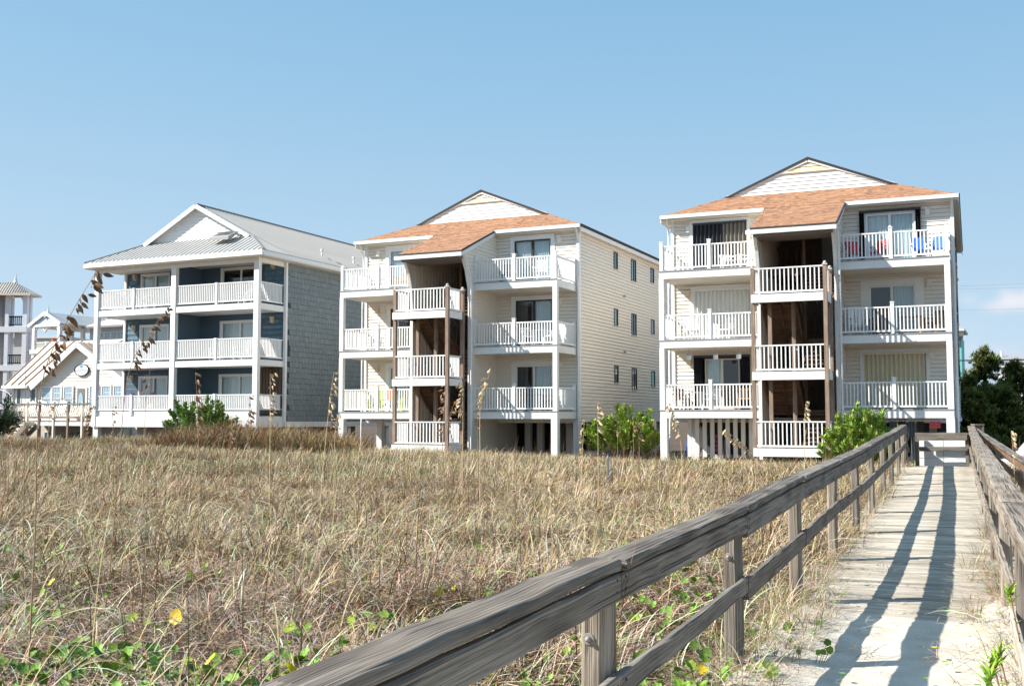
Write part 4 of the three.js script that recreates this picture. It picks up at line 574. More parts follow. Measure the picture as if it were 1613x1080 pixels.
// slatted screen and things stored beneath the right building
{ const gy = -B3.base, t = put(B3, 2.2, gy, 1.7, 0, 'slat_screen', 'row of white upright slats under the left balcony of the right building', 'screen'); for (let i = 0; i < 11; i++) mesh('slat', movG(boxG(0.17, -gy - 0.34, 0.04), -1.45 + i * 0.31, (-gy - 0.34) / 2, 0), M.white, t);
  const p = put(B3, 1.62, gy, 2.3, 0.3, 'beach_float', 'bright pink folded beach float stored behind the white slats', 'beach float'); for (let i = 0; i < 4; i++) mesh('air_tube', movG(uvM(new THREE.CapsuleGeometry(0.08, 0.16, 4, 10)).rotateZ(Math.PI / 2), 0, 0.25 + i * 0.19, 0), M.pink, p);
  const q = put(B3, 1.05, gy, 2.3, 0, 'water_tank', 'white rounded tank stored behind the white slats', 'tank'); mesh('tank', movG(uvM(new THREE.CapsuleGeometry(0.17, 0.6, 6, 16)), 0, 0.75, 0), M.plasticWhite, q); mesh('base_ring', movG(uvM(new THREE.CylinderGeometry(0.26, 0.28, 0.2, 16)), 0, 0.1, 0), M.grey, q);
  const s = put(B3, 0.55, gy, 2.5, 0, 'body_board', 'blue body board leaning behind the left stilt of the right building', 'body board'); const sh = new THREE.Shape(); sh.moveTo(-0.25, 0); sh.lineTo(0.25, 0); sh.quadraticCurveTo(0.32, 0.7, 0.12, 1.05); sh.lineTo(-0.12, 1.05); sh.quadraticCurveTo(-0.32, 0.7, -0.25, 0); mesh('board', uvM(new THREE.ExtrudeGeometry(sh, { depth: 0.06, bevelEnabled: true, bevelSize: 0.015, bevelThickness: 0.015 })).rotateX(-0.12), M.blue, s); s.scale.set(0.5, 0.9, 1); mesh('leash', tubeG([V3(0, 0.8, 0.09), V3(0.1, 0.6, 0.12), V3(0.05, 0.4, 0.13)], 0.012), M.dark, s);
  const l = put(B3, 9.2, gy, 1.6, 0, 'drying_rack', 'white wire drying rack under the right balcony of the right building', 'drying rack'); for (let i = 0; i < 5; i++) mesh('rod', movG(boxG(2.6, 0.02, 0.02), 0, 1.45 - (i % 2) * 0.01, -0.4 + i * 0.2), M.plasticWhite, l); for (const x of [-1.3, 0, 1.3]) mesh('leg', merge([rodG(V3(x, 0, -0.5), V3(x, 1.45, 0.4), 0.025), rodG(V3(x, 0, 0.5), V3(x, 1.45, -0.4), 0.025)]), M.plasticWhite, l);
  const cl = [[-1.05, M.rose, 'pink and white swimsuit hanging left of the dark towels under the right building'], [-0.62, M.slateBlue, 'dark towel hanging second from the left on the drying rack'], [-0.3, M.dark, 'black towel hanging third from the left on the drying rack'], [0.02, M.slateBlue, 'dark blue towel hanging at the middle of the drying rack'], [0.34, M.dark, 'black towel hanging left of the pink towel on the drying rack'], [0.85, M.pink, 'pink and orange towel hanging at the right end of the drying rack']];
  cl.forEach(([x, m, lb], i) => { const c = put(B3, 9.2 + x, gy, 1.2, 0, 'hanging_towel', lb, 'towel'); mesh('cloth', movG(curt(0.25 + (i === 5 ? 0.12 : 0), i === 5 ? 0.26 : 0.6 + 0.05 * (i % 3)), 0, 1.45, 0), m, c); if (i === 5) mesh('stripe', movG(boxG(0.36, 0.09, 0.012), 0, 1.24, 0.03), M.orange, c); if (i === 0) mesh('stripe', movG(boxG(0.06, 0.4, 0.012), 0.02, 1.25, 0.03), M.plasticWhite, c); });
}
function curt(w, h) { const q = new Quads(), n = 12, f = (i) => [-w / 2 + w * i / n, 0.015 * Math.sin(i * 1.3)]; for (let i = 0; i < n; i++) { const [a, za] = f(i), [b, zb] = f(i + 1); q.quad([a, -h, za], [b, -h, zb], [b, 0, zb * 0.3], [a, 0, za * 0.3]); } return q.geo(); }
// cars in the shaded parking level
function car(B, u, v, turn, m, label) {
  const t = put(B, u, -B.base + 0.07, v, turn, 'parked_car', label, 'car'), sh = new THREE.Shape(); [[-2.1, 0.3], [-2.12, 0.75], [-1.9, 0.92], [-1.0, 1.0], [-0.45, 1.42], [1.1, 1.45], [1.85, 1.0], [2.1, 0.92], [2.15, 0.4], [2.05, 0.28]].forEach(([x, y], i) => i ? sh.lineTo(x, y) : sh.moveTo(x, y));
  const e = new THREE.ExtrudeGeometry(sh, { depth: 1.6, bevelEnabled: true, bevelSize: 0.05, bevelThickness: 0.06, bevelSegments: 2 }); e.translate(0, 0, -0.8); e.rotateY(Math.PI / 2); mesh('body', uvM(e), m, t);
  mesh('windscreen', slab([[-0.68, 1.03, 1.01], [0.68, 1.03, 1.01], [0.6, 1.4, 0.52], [-0.6, 1.4, 0.52]], 0.01), M.bronze, t); for (const s of [-1, 1]) { mesh('side_window', movG(boxG(0.02, 0.3, 1.7), s * 0.866, 1.2, -0.4), M.bronze, t); mesh('headlight', movG(uvM(new RoundedBoxGeometry(0.36, 0.14, 0.06, 2, 0.02)), s * 0.56, 0.78, 2.14), M.plasticWhite, t); for (const z of [-1.35, 1.35]) { const w = mesh('wheel', uvM(new THREE.CylinderGeometry(0.33, 0.33, 0.2, 20)).rotateZ(Math.PI / 2).translate(s * 0.78, 0.33, z), M.dark, t); mesh('rim', uvM(new THREE.CylinderGeometry(0.2, 0.2, 0.02, 14)).rotateZ(Math.PI / 2).translate(s * 0.885, 0.33, z), M.steel, w); } }
  mesh('grille', movG(boxG(0.8, 0.16, 0.04), 0, 0.62, 2.19), M.dark, t); mesh('bumper', movG(uvM(new RoundedBoxGeometry(1.7, 0.2, 0.14, 2, 0.05)), 0, 0.42, 2.13), m, t);
}
car(B2, 9.1, 9.3, 0, mat(0.05, 0.16, 0.27, 0.25), 'blue car parked in the shade beneath the middle building');
car(B2, 2.6, 9.4, 0.05, mat(0.12, 0.12, 0.13, 0.3), 'dark grey car parked beneath the left part of the middle building');
car(B3, 8.6, 9.2, 0, mat(0.2, 0.2, 0.21, 0.3), 'grey car parked beneath the right-hand building');

// ---------------------------------------------------------------- houses beyond
function house(name, label, px, py, depth, turn = -YAW, ref = px) {         // X and Y turn photo pixels into places on the house's front plane
  const p = at(px, py, depth); p.y = 0; const t = thing(name, label, name.includes('tower') ? 'tower' : 'house', [p.x, 0, p.z], turn), ax = V3(Math.cos(turn), 0, -Math.sin(turn)), nz = V3(Math.sin(turn), 0, Math.cos(turn));
  const hit = (x) => { const d = ray(x, 659), s = p.dot(nz) / d.dot(nz); return V3(d.x * s, 0, d.z * s); }, X = (x) => hit(x).sub(p).dot(ax), k = -hit(ref).z / 1692.3, Y = (y) => EYE + (659 - y) * k;
  return { t, k, X, Y };
}
const bx = (t, name, x0, x1, y0, y1, z0, z1, m, parent = t) => mesh(name, movG(boxG(x1 - x0, y1 - y0, z1 - z0), (x0 + x1) / 2, (y0 + y1) / 2, (z0 + z1) / 2), m, parent);
const win = (t, x0, x1, y0, y1, z, cols, rows, glass = M.curtainBlue, fr = M.white) => { const f = mesh('window', merge([bxg(x0 - 0.08, x0, y0 - 0.08, y1 + 0.08, z, z + 0.06), bxg(x1, x1 + 0.08, y0 - 0.08, y1 + 0.08, z, z + 0.06), bxg(x0, x1, y1, y1 + 0.08, z, z + 0.058), bxg(x0, x1, y0 - 0.08, y0, z, z + 0.058)]), fr, t); for (let i = 0; i < cols; i++) for (let j = 0; j < rows; j++) { const w = (x1 - x0) / cols, h = (y1 - y0) / rows; bx(t, 'pane', x0 + i * w + 0.025, x0 + (i + 1) * w - 0.025, y0 + j * h + 0.025, y0 + (j + 1) * h - 0.025, z + 0.005, z + 0.03, glass, f); } mesh('muntin', merge([bxg(x0, x1, y0, y1, z + 0.001, z + 0.012)]), fr, f); return f; };
function bxg(x0, x1, y0, y1, z0, z1) { return movG(boxG(x1 - x0, y1 - y0, z1 - z0), (x0 + x1) / 2, (y0 + y1) / 2, (z0 + z1) / 2); }
const seams = (r, a0, a1, b0, b1, n, m = M.seamBrown) => { for (let i = 0; i <= n; i++) { const t = i / n; mesh('roof_seam', rodG(V3(...a0).lerp(V3(...a1), t), V3(...b0).lerp(V3(...b1), t), 0.05, 0.07), m, r); } };
const paneDark = mat(0.06, 0.08, 0.1, 0.08), paneBlue = mat(0.25, 0.36, 0.44, 0.1), paneSky = mat(0.36, 0.48, 0.56, 0.12);
{ // cream clubhouse with an oval sign, deck and stairs. Local: x along its front from its left wall, z towards the viewer
  const { t, k, X, Y } = house('beach_clubhouse', 'cream wooden house with tan metal roof and an oval sign on its gable', 18, 662, 70, -YAW, 95);
  const wt = Y(606), xr = X(215);
  mesh('wall', sidingG((a, b, o) => [a, b, o], 0, xr, 0, wt, [], 0.2), M.cream, t); bx(t, 'side_wall', xr - 0.1, xr, 0, wt, -9, -0.02, M.cream); bx(t, 'side_wall', 0, 0.1, 0, wt, -9, -0.02, M.cream);
  const gx = X(124), ga = Y(543.5), g0 = X(55), g1 = X(202), sl = (ga - wt) / (gx - g0), sr = (ga - wt) / (g1 - gx);
  mesh('gable', sidingG((a, b, o) => [a, b, o], 0, 0, wt, ga - 0.1, [], 0.2, (b) => [gx - (ga - b) / sl, gx + (ga - b) / sr]), M.cream, t);
  const ov = 0.4, r = mesh('roof', merge([slab([[X(10), wt - 0.02, ov], [g0 + 0.3, wt - 0.02, ov], [gx, wt + 3.1, -3.6], [X(2), wt + 3.1, -3.6]], 0.12), slab([[gx, ga + 0.12, ov], [g0 - 0.1, wt - 0.05, ov], [g0 - 0.1, wt - 0.05, -3.4], [gx, ga + 0.12, -3.4]], 0.14), slab([[gx, ga + 0.12, ov], [gx, ga + 0.12, -3.4], [g1 + 0.5, wt - 0.15, -3.4], [g1 + 0.5, wt - 0.15, ov]], 0.14)]), M.metalTan, t);
  seams(r, [X(12), wt + 0.02, ov], [g0, wt + 0.02, ov], [X(4), wt + 3.12, -3.6], [g0 + 0.1, wt + 3.12, -3.6], 4); seams(r, [gx + 0.2, ga + 0.1, ov - 0.3], [gx + 0.2, ga + 0.1, -3], [g1, wt, ov - 0.3], [g1, wt, -3], 7); seams(r, [gx - 0.05, ga + 0.13, ov - 0.2], [gx - 0.05, ga + 0.13, -3], [g0 - 0.4, wt - 0.08, ov - 0.2], [g0 - 0.4, wt - 0.08, -3], 7);
  mesh('rake_board', merge([rodG(V3(g0 - 0.1, wt - 0.2, ov + 0.03), V3(gx, ga - 0.02, ov + 0.03), 0.05, 0.34), rodG(V3(g1 + 0.5, wt - 0.28, ov + 0.03), V3(gx, ga - 0.02, ov + 0.03), 0.05, 0.34)]), M.white, t);
  bx(t, 'gutter', X(10), g0 - 0.3, wt - 0.2, wt - 0.02, ov, ov + 0.14, M.white); bx(t, 'corner_board', -0.04, 0.14, 0, wt, 0.02, 0.07, M.white); mesh('downspout', tubeG([V3(X(1), wt - 0.2, ov), V3(0.02, wt - 0.7, 0.1), V3(0.02, 1, 0.1)], 0.05), M.white, t);
  const w0 = Y(641), w1 = Y(612);
  win(t, X(26), X(32), w0, w1, 0.04, 1, 1, paneDark); win(t, X(33), X(46.5), w0, w1, 0.04, 1, 1, M.curtainPale); win(t, X(48), X(55), w0, w1, 0.04, 1, 1, paneDark);
  for (const x of [66, 82, 100.5, 141, 160, 179]) { win(t, X(x), X(x + 13), Y(627.5), Y(610), 0.04, 3, 2, paneSky); win(t, X(x), X(x + 13), Y(645), Y(629.5), 0.04, 3, 2, paneSky); }
  const dr = bx(t, 'door', X(121), X(133.5), Y(662), Y(612.5), 0.03, 0.09, M.darkWall); mesh('door_pane', new THREE.CylinderGeometry(0.28, 0.28, 0.03, 20).rotateX(Math.PI / 2).scale(0.75, 2.2, 1).translate(X(127.2), Y(634), 0.1), paneSky, dr); bx(t, 'door_casing', X(133.6), X(136), Y(662), Y(610), 0.03, 0.08, M.white);
  { const s = thing('oval_sign', 'oval white sign with dark rim and blue emblem on the gable of the cream clubhouse', 'sign', t.localToWorld(V3(X(127), Y(583.7), 0.07)).toArray(), -YAW);
    const cv = document.createElement('canvas'); cv.width = 512; cv.height = 344; const q = cv.getContext('2d'); q.fillStyle = '#f0f1f4'; q.fillRect(0, 0, 512, 344);
    q.fillStyle = '#2d7ca0'; q.beginPath(); q.moveTo(170, 42); q.lineTo(330, 42); q.lineTo(292, 96); q.lineTo(262, 84); q.lineTo(246, 176); q.lineTo(222, 176); q.lineTo(226, 88); q.lineTo(196, 78); q.closePath(); q.fill(); q.fillStyle = '#8cc6dd'; q.beginPath(); q.moveTo(292, 90); q.lineTo(330, 80); q.lineTo(300, 190); q.lineTo(262, 180); q.closePath(); q.fill();
    q.fillStyle = '#3b4678'; q.font = 'italic bold 92px serif'; q.textAlign = 'center'; q.fillText('Sailor View', 256, 222);
    const tx = new THREE.CanvasTexture(cv); tx.colorSpace = THREE.SRGBColorSpace; const fm = mat(1, 1, 1, 0.5, { map: tx }), R1 = 0.5 * 28 * k * 1.08, R2 = 0.5 * 18.5 * k;
    const fg = new THREE.CircleGeometry(1, 48).scale(R1 * 0.95, R2 * 0.93, 1).translate(0, 0, 0.031); mesh('sign_face', fg, fm, s);
    mesh('sign_rim', uvM(new THREE.TorusGeometry(1, 0.075, 8, 60).scale(R1 * 0.97, R2 * 0.96, 0.9)), M.bronze, s); mesh('sign_board', uvM(new THREE.CylinderGeometry(1, 1, 0.05, 48).rotateX(Math.PI / 2).scale(R1 * 0.97, R2 * 0.96, 1)), M.white, s); }
  // deck
  const dy = Y(662), df = 2.6, d = thing('deck', 'raised wooden deck with slanted pale slats in front of the cream clubhouse', 'deck', t.localToWorld(V3(0, 0, 0.1)).toArray(), -YAW), XD = (x) => X(x + (1591 - x) * df / 70), x0 = XD(13), x1 = XD(150);
  bx(d, 'floor', x0, x1, dy - 0.1, dy, 0, df, M.woodPale); bx(d, 'rim_board', x0, x1, dy - 0.32, dy - 0.1, df - 0.06, df, M.white);
  for (const x of [14, 39, 59, 82, 105, 128, 148]) bx(d, 'post', XD(x) - 0.06, XD(x) + 0.06, 0, dy + 1.12, df - 0.1, df + 0.05, x === 59 || x === 105 ? M.brown : M.soffit);
  const rl = bx(d, 'railing', x0, x1, dy + 0.93, dy + 1.03, df - 0.08, df + 0.06, M.woodPale); bx(d, 'bottom_rail', x0, x1, dy + 0.12, dy + 0.24, df - 0.02, df + 0.03, M.woodPale, rl);
  [[14, 39, 1], [39, 59, -1], [59, 82, 1], [82, 105, -1], [105, 128, 1], [128, 148, -1]].forEach(([a, b, s]) => { for (let x = XD(a) + 0.05; x < XD(b) - 0.1; x += 0.17) { const e = clamp(x + s * 0.38, XD(a), XD(b)); mesh('slat', rodG(V3(x, dy + 0.2, df), V3(e, dy + 0.95, df), 0.03, 0.085), M.cream, rl); } });
  bx(d, 'lower_wall', X(18), X(210), -0.3, dy - 0.34, 0.2, 0.3, M.pile); const lw = bx(d, 'window', X(78), X(89), Y(691), Y(680), 0.3, 0.36, M.curtainBlue); bx(d, 'pane', X(79), X(83), Y(690), Y(681), 0.355, 0.37, paneDark, lw); bx(d, 'pane', X(84), X(88), Y(690), Y(681), 0.355, 0.37, paneDark, lw);
  const st = thing('wooden_steps', 'pale wooden steps below the deck of the cream clubhouse', 'steps', t.localToWorld(V3(XD(54), 0, df + 0.5)).toArray(), -YAW); for (let i = 0; i < 6; i++) { bx(st, 'tread', -0.5 - i * 0.24, -0.1 - i * 0.24, dy - 0.3 - i * 0.22, dy - 0.24 - i * 0.22, -0.4, 0.4, M.cream); bx(st, 'riser', -0.14 - i * 0.24, -0.1 - i * 0.24, dy - 0.3 - i * 0.22, dy - 0.1 - i * 0.22, -0.38, 0.38, M.cream); }
  mesh('stringer', merge([rodG(V3(0.1, dy - 0.3, 0.42), V3(-1.7, dy - 1.7, 0.42), 0.05, 0.3), rodG(V3(0.1, dy - 0.3, -0.42), V3(-1.7, dy - 1.7, -0.42), 0.05, 0.3)]), M.woodPale, st);
  [[69, 'leftmost'], [85, 'second'], [103, 'third'], [118, 'rightmost']].forEach(([x, n]) => { const p = t.localToWorld(V3(X(x), dy + 0.1, 1.5)), q = thing('deck_chair', `${n === 'leftmost' || n === 'rightmost' ? n : n + ' from the left'} of four white high-backed chairs on the clubhouse deck`, 'chair', p.toArray(), -YAW); adirondack(q, M.plasticWhite); q.scale.setScalar(1.1); });
}
{ // open balcony tower at the left edge
  const { t, k, X, Y } = house('balcony_tower', 'white stacked balcony tower with hipped metal roof and finial at the left edge', 1, 600, 86, -0.1, 18);
  for (const [a, b] of [[-40, -33], [1, 7], [29, 36]]) for (const z of [0, -0.7]) bx(t, 'column', X(a), X(b) - (z ? 0.12 : 0), 0, Y(464), z - 0.3, z, M.towerWhite);
  for (const y of [514, 575, 636]) { bx(t, 'floor_beam', X(-40), X(36.5), Y(y + 9), Y(y), -1.05, 0.06, M.towerWhite); const r = bx(t, 'railing', X(8), X(29), Y(y - 16.6), Y(y - 14.8), -0.1, 0, M.grey); bx(t, 'bottom_rail', X(8), X(29), Y(y - 3.5), Y(y - 2), -0.1, 0, M.grey, r); for (let x = 10; x < 29; x += 3.2) bx(t, 'baluster', X(x), X(x) + 0.06, Y(y - 15), Y(y - 3), -0.08, -0.02, M.grey, r); }
  bx(t, 'low_wall', X(7), X(29), Y(545), Y(523), -0.98, -0.9, M.paleWall); bx(t, 'side_wall', X(-70), X(-8), 0, Y(462), -1.2, -0.4, M.houseGrey);
  const rf = mesh('roof', merge([slab([[X(-70), Y(461), 0.5], [X(45), Y(463), 0.5], [X(12), Y(443), -0.4], [X(-70), Y(443), -0.4]], 0.15), slab([[X(45), Y(463), 0.5], [X(45), Y(463), -1.3], [X(12), Y(443), -0.4]], 0.15), slab([[X(45), Y(463), -1.3], [X(-70), Y(461), -1.3], [X(-70), Y(443), -0.4], [X(12), Y(443), -0.4]], 0.15)]), M.metalTan, t);
  for (let x = -20; x < 43; x += 4) { const q = x < 12 ? 1 : (45 - x) / 33; mesh('roof_seam', rodG(V3(X(x), Y(462.5) + 0.05, 0.5), V3(X(x), Y(462.5 - 19.5 * q) + 0.05, 0.5 - 0.9 * q), 0.05, 0.06), M.metalSeam, rf); }
  mesh('finial', merge([movG(uvM(new THREE.ConeGeometry(0.14, Y(426) - Y(444), 8)), X(12), (Y(426) + Y(444)) / 2, -0.4), movG(uvM(new THREE.SphereGeometry(0.16, 10, 8)), X(12), Y(442.5), -0.4)]), M.white, t);
  for (const [x, s] of [[7, 1], [29, -1]]) mesh('bracket', tubeG([V3(X(x), Y(474), -0.1), V3(X(x + s * 2), Y(469), -0.1), V3(X(x + s * 6), Y(465.5), -0.1)], 0.07), M.white, t);
  const w = thing('grey_house', 'long plain grey house wall between the tower and the gazebo porch', 'house', at(30, 660, 110).setY(0).toArray(), -0.1), K = 110 / 1692.3; bx(w, 'wall', -3, 4.2, 0, EYE + (659 - 533) * K, -8, 0, M.paleWall); bx(w, 'roof', -3.2, 4.4, EYE + (659 - 533) * K, EYE + (659 - 529) * K, -8.2, 0.2, M.white); for (const x of [1.5, 2.8]) { const f = bx(w, 'window', x, x + 0.8, 4.2, 5.6, 0, 0.05, M.white); bx(w, 'pane', x + 0.1, x + 0.7, 4.3, 5.5, 0.03, 0.06, paneDark, f); }
}
{ // porch house with gazebo roof
  const { t, k, X, Y } = house('porch_house', 'pale blue house with a gabled gazebo porch and finial behind the clubhouse roof', 47, 600, 84, -YAW, 80);
  for (const [x, z] of [[49, 0], [89, 0], [66, -2.6], [84, -2.6]]) bx(t, 'column', X(x) - 0.13, X(x) + 0.13, z === 0 ? 0 : Y(552), Y(512), z - 0.13, z + 0.13, M.white);
  bx(t, 'porch_floor', X(45), X(92), Y(556.5), Y(550), -3, 0.2, M.white); const r = bx(t, 'railing', X(49), X(89), Y(539.5), Y(538), -0.04, 0.04, M.white); bx(t, 'bottom_rail', X(49), X(89), Y(549), Y(547.8), -0.03, 0.03, M.white, r); for (let x = 51; x < 88; x += 1.9) bx(t, 'baluster', X(x), X(x) + 0.04, Y(548), Y(539), -0.02, 0.02, M.soffit, r); bx(t, 'rail_post', X(67), X(69), Y(550), Y(537), -0.06, 0.06, M.white, r);
  bx(t, 'beam', X(46), X(92), Y(514), Y(510), -0.15, 0.15, M.white); for (const [x, s] of [[50, 1], [88, -1], [66, 1], [66, -1]]) mesh('bracket', tubeG([V3(X(x), Y(522), 0), V3(X(x + s * 3), Y(516.5), 0), V3(X(x + s * 9), Y(513.6), 0)], 0.08), M.white, t);
  const q = new Quads(); q.tri([X(44), Y(510), 0.1], [X(91), Y(510), 0.1], [X(68), Y(492.5), 0.1]); mesh('gable', q.geo(), M.ltBlue, t);
  mesh('roof', merge([slab([[X(68), Y(490.6), 0.2], [X(41.5), Y(511.5), 0.2], [X(41.5), Y(511.5), -6], [X(68), Y(490.6), -6]], 0.12), slab([[X(68), Y(490.6), 0.2], [X(68), Y(490.6), -6], [X(92.5), Y(509.5), -6], [X(92.5), Y(509.5), 0.2]], 0.12)]), M.metalRoof, t);
  mesh('rake_board', merge([rodG(V3(X(41.5), Y(512.5), 0.22), V3(X(68), Y(491.6), 0.22), 0.05, 0.25), rodG(V3(X(92.5), Y(510.5), 0.22), V3(X(68), Y(491.6), 0.22), 0.05, 0.25), bxg(X(62), X(74), Y(497.5), Y(496.5), 0.18, 0.24), bxg(X(67.6), X(68.4), Y(500), Y(492), 0.18, 0.24)]), M.white, t);
  mesh('finial', movG(uvM(new THREE.ConeGeometry(0.12, 0.7, 8)), X(70), Y(490) + 0.2, 0), M.white, t);
  bx(t, 'house_wall', X(89), X(152), 0, Y(511), -9, -3, M.ltBlue); mesh('main_roof', slab([[X(88), Y(512), -2.2], [X(156), Y(510), -2.2], [X(150), Y(470), -6.5], [X(98), Y(484), -6.5]], 0.15), M.metalRoof, t); bx(t, 'eave_board', X(88), X(154), Y(514), Y(511.2), -2.3, -2.15, M.houseGrey);
  for (const x of [103, 113.5, 124, 134.5]) win(t, X(x), X(x + 8.5), Y(543), Y(521), -2.98, 2, 2, paneSky); bx(t, 'lower_wall', X(40), X(152), 0, Y(557), -9, -3.02, M.paleWall); bx(t, 'sill_band', X(95), X(152), Y(552), Y(547), -3, -2.9, M.white);
  { const c = thing('orange_chair', 'bright orange chair on the gazebo porch', 'chair', t.localToWorld(V3(X(57), Y(550), -1.1)).toArray(), -YAW); plasticChair(c, M.orange); c.scale.setScalar(1.1); }
  { const c = thing('utility_pole', 'dark pole standing beside the gazebo porch', 'pole', at(103, 640, 76).setY(0).toArray()); mesh('shaft', movG(uvM(new THREE.CylinderGeometry(0.1, 0.12, 7.3, 10)), 0, 3.65, 0), M.dark, c); mesh('cap', movG(uvM(new THREE.CylinderGeometry(0.14, 0.14, 0.25, 10)), 0, 7.4, 0), M.dark, c); }
  const h = house('taupe_house', 'taupe shingled house seen through the middle balcony of the blue building', 150, 600, 92, -YAW, 172), U = h.X, Z = h.Y, a = h.t;
  bx(a, 'wall', U(152), U(195), 0, Z(514), -6, -0.4, M.houseTaupe); bx(a, 'bay', U(167), U(183), 0, Z(505), -0.39, 0.2, M.houseTaupe); mesh('bay_roof', merge([rodG(V3(U(163), Z(508), 0.3), V3(U(175), Z(497.5), 0.3), 0.5, 0.22), rodG(V3(U(187), Z(508), 0.3), V3(U(175), Z(497.5), 0.3), 0.5, 0.22)]), M.white, a); { const q2 = new Quads(); q2.tri([U(165), Z(505), 0.2], [U(185), Z(505), 0.2], [U(175), Z(498), 0.2]); mesh('bay_gable', q2.geo(), M.houseTaupe, a); }
  bx(a, 'eave_board', U(150), U(197), Z(514), Z(510), -0.5, 0.1, M.soffit); mesh('roof', slab([[U(148), Z(510), 0], [U(198), Z(510), 0], [U(198), Z(492), -4], [U(148), Z(492), -4]], 0.2), M.paleWall, a); win(a, U(157), U(161), Z(527), Z(513), -0.38, 1, 2, paneDark); win(a, U(174.5), U(178), Z(533), Z(529), 0.22, 1, 1, paneDark); win(a, U(186), U(190), Z(528), Z(510), -0.38, 1, 2, paneDark); bx(a, 'corner_board', U(166.6), U(168.2), 0, Z(505), 0.2, 0.26, M.white); bx(a, 'corner_board', U(183), U(184.6), 0, Z(505), 0.2, 0.26, M.white);
}
{ // right side: teal house and grey roof behind the trees
  const { t, k, X, Y } = house('teal_house', 'teal house with white fascia half hidden behind the right corner of the right building', 1498, 620, 86);
  bx(t, 'wall', X(1440), X(1519), 0, Y(530), -6, 0, M.teal); mesh('roof', slab([[X(1440), Y(519), 0.9], [X(1525), Y(519), 0.9], [X(1525), Y(515), -7], [X(1440), Y(515), -7]], 0.2), M.paleWall, t); bx(t, 'fascia', X(1440), X(1523), Y(530.5), Y(519.5), 0.3, 0.5, M.white); bx(t, 'eave', X(1440), X(1522), Y(534), Y(530.6), 0, 0.4, M.houseGrey); win(t, X(1500), X(1509), Y(580), Y(556), 0.01, 1, 2, paneDark);
  const h = house('grey_roofed_house', 'house with plain grey roof and white gable behind the dark trees at the right edge', 1575, 620, 95), U = h.X, Z = h.Y, a = h.t;
  bx(a, 'wall', U(1576), U(1680), 0, Z(576), -8, -0.5, M.white); mesh('roof', slab([[U(1574), Z(576), 0.3], [U(1680), Z(574), 0.3], [U(1680), Z(552), -5], [U(1575), Z(553.5), -5]], 0.2), M.greyRoof, a); bx(a, 'eave_board', U(1574), U(1680), Z(579), Z(576), 0.2, 0.35, M.white); mesh('vent_pipe', movG(uvM(new THREE.CylinderGeometry(0.12, 0.12, 0.7, 8)), U(1582), Z(556), -3.6), M.white, a); win(a, U(1590), U(1600), Z(600), Z(584), -0.48, 1, 2, paneDark);
  const w = thing('white_van', 'white vehicle parked low behind the right railing at the picture edge', 'van', at(1612, 712, 38).setY(-0.5).toArray(), -0.3); const sh = new THREE.Shape(); [[-2.4, 0.35], [-2.4, 1.0], [-1.5, 1.15], [-0.9, 1.8], [2.3, 1.8], [2.4, 0.35]].forEach(([x, y], i) => i ? sh.lineTo(x, y) : sh.moveTo(x, y)); mesh('body', uvM(new THREE.ExtrudeGeometry(sh, { depth: 1.7, bevelEnabled: true, bevelSize: 0.05, bevelThickness: 0.05 })).translate(1.2, -0.55, -0.85), M.white, w); for (const x of [-1.5, 1.5]) mesh('wheel', uvM(new THREE.CylinderGeometry(0.35, 0.35, 0.2, 16)).rotateX(Math.PI / 2).translate(x + 1.2, -0.2, 0.85), M.dark, w); mesh('side_window', movG(boxG(2.2, 0.4, 0.02), 1.6, 0.9, 0.91), M.bronze, w);
}
for (const [x0, y0, x1, y1, d, n] of [[1440, 451, 1720, 438, 120, 'upper'], [1440, 454, 1720, 446, 121, 'second'], [1440, 487, 1720, 480, 122, 'lower']]) { const a = at(x0, y0, d), b = at(x1, y1, d - 8), m = a.clone().lerp(b, 0.5); m.y -= 0.25; tag(mesh('power_line', tubeG([a, m, b], 0.014, 12, 4), M.greyRoof), `${n} thin overhead wire crossing the sky at the right`, 'wire'); }
{ const a = at(1480, 568, 84), b = at(1640, 566, 70), m = a.clone().lerp(b, 0.5); tag(mesh('power_line', tubeG([a, m, b], 0.05, 10, 4), M.dark), 'low dark wire passing in front of the dark trees', 'wire'); }

// ---------------------------------------------------------------- dune grass: tuft shapes, each copied many times
const plantMat = new THREE.MeshStandardMaterial({ vertexColors: true, roughness: 0.75, side: THREE.DoubleSide });
const GC = { straw: [0.46, 0.362, 0.21], pale: [0.64, 0.555, 0.40], grey: [0.38, 0.31, 0.24], brown: [0.19, 0.115, 0.065], purple: [0.115, 0.07, 0.058], green: [0.15, 0.185, 0.05], olive: [0.28, 0.255, 0.09], rust: [0.31, 0.14, 0.055] };
function blade(q, r, x, z, az, len, lean, curl, w, col, seg, y0 = 0) {
  let px = x, py = y0, pz = z, th = lean; const dx = Math.cos(az), dz = Math.sin(az), sx = -dz, sz = dx, st = len / seg, tw = (r() - 0.5) * 1.2;
  let L = null, k = 0;
  for (let i = 0; i <= seg; i++) {
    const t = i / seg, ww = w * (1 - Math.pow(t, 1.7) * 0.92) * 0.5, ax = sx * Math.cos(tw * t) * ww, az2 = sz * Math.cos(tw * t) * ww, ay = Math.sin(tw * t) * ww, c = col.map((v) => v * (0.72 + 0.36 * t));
    const A = [px - ax, py - ay, pz - az2], B = [px + ax, py + ay, pz + az2];
    if (L) { if (i < seg) q.quad(L[0], L[1], B, A, undefined, undefined, undefined, undefined, c); else q.tri(L[0], L[1], [px, py, pz], undefined, undefined, undefined, c); }
    L = [A, B]; px += Math.sin(th) * dx * st; pz += Math.sin(th) * dz * st; py += Math.cos(th) * st; th += curl / seg * (0.6 + 0.9 * t); k++;
    if (py < y0 + 0.012 && th > 1.6) { py = y0 + 0.012; th = 1.52; }
  }
}
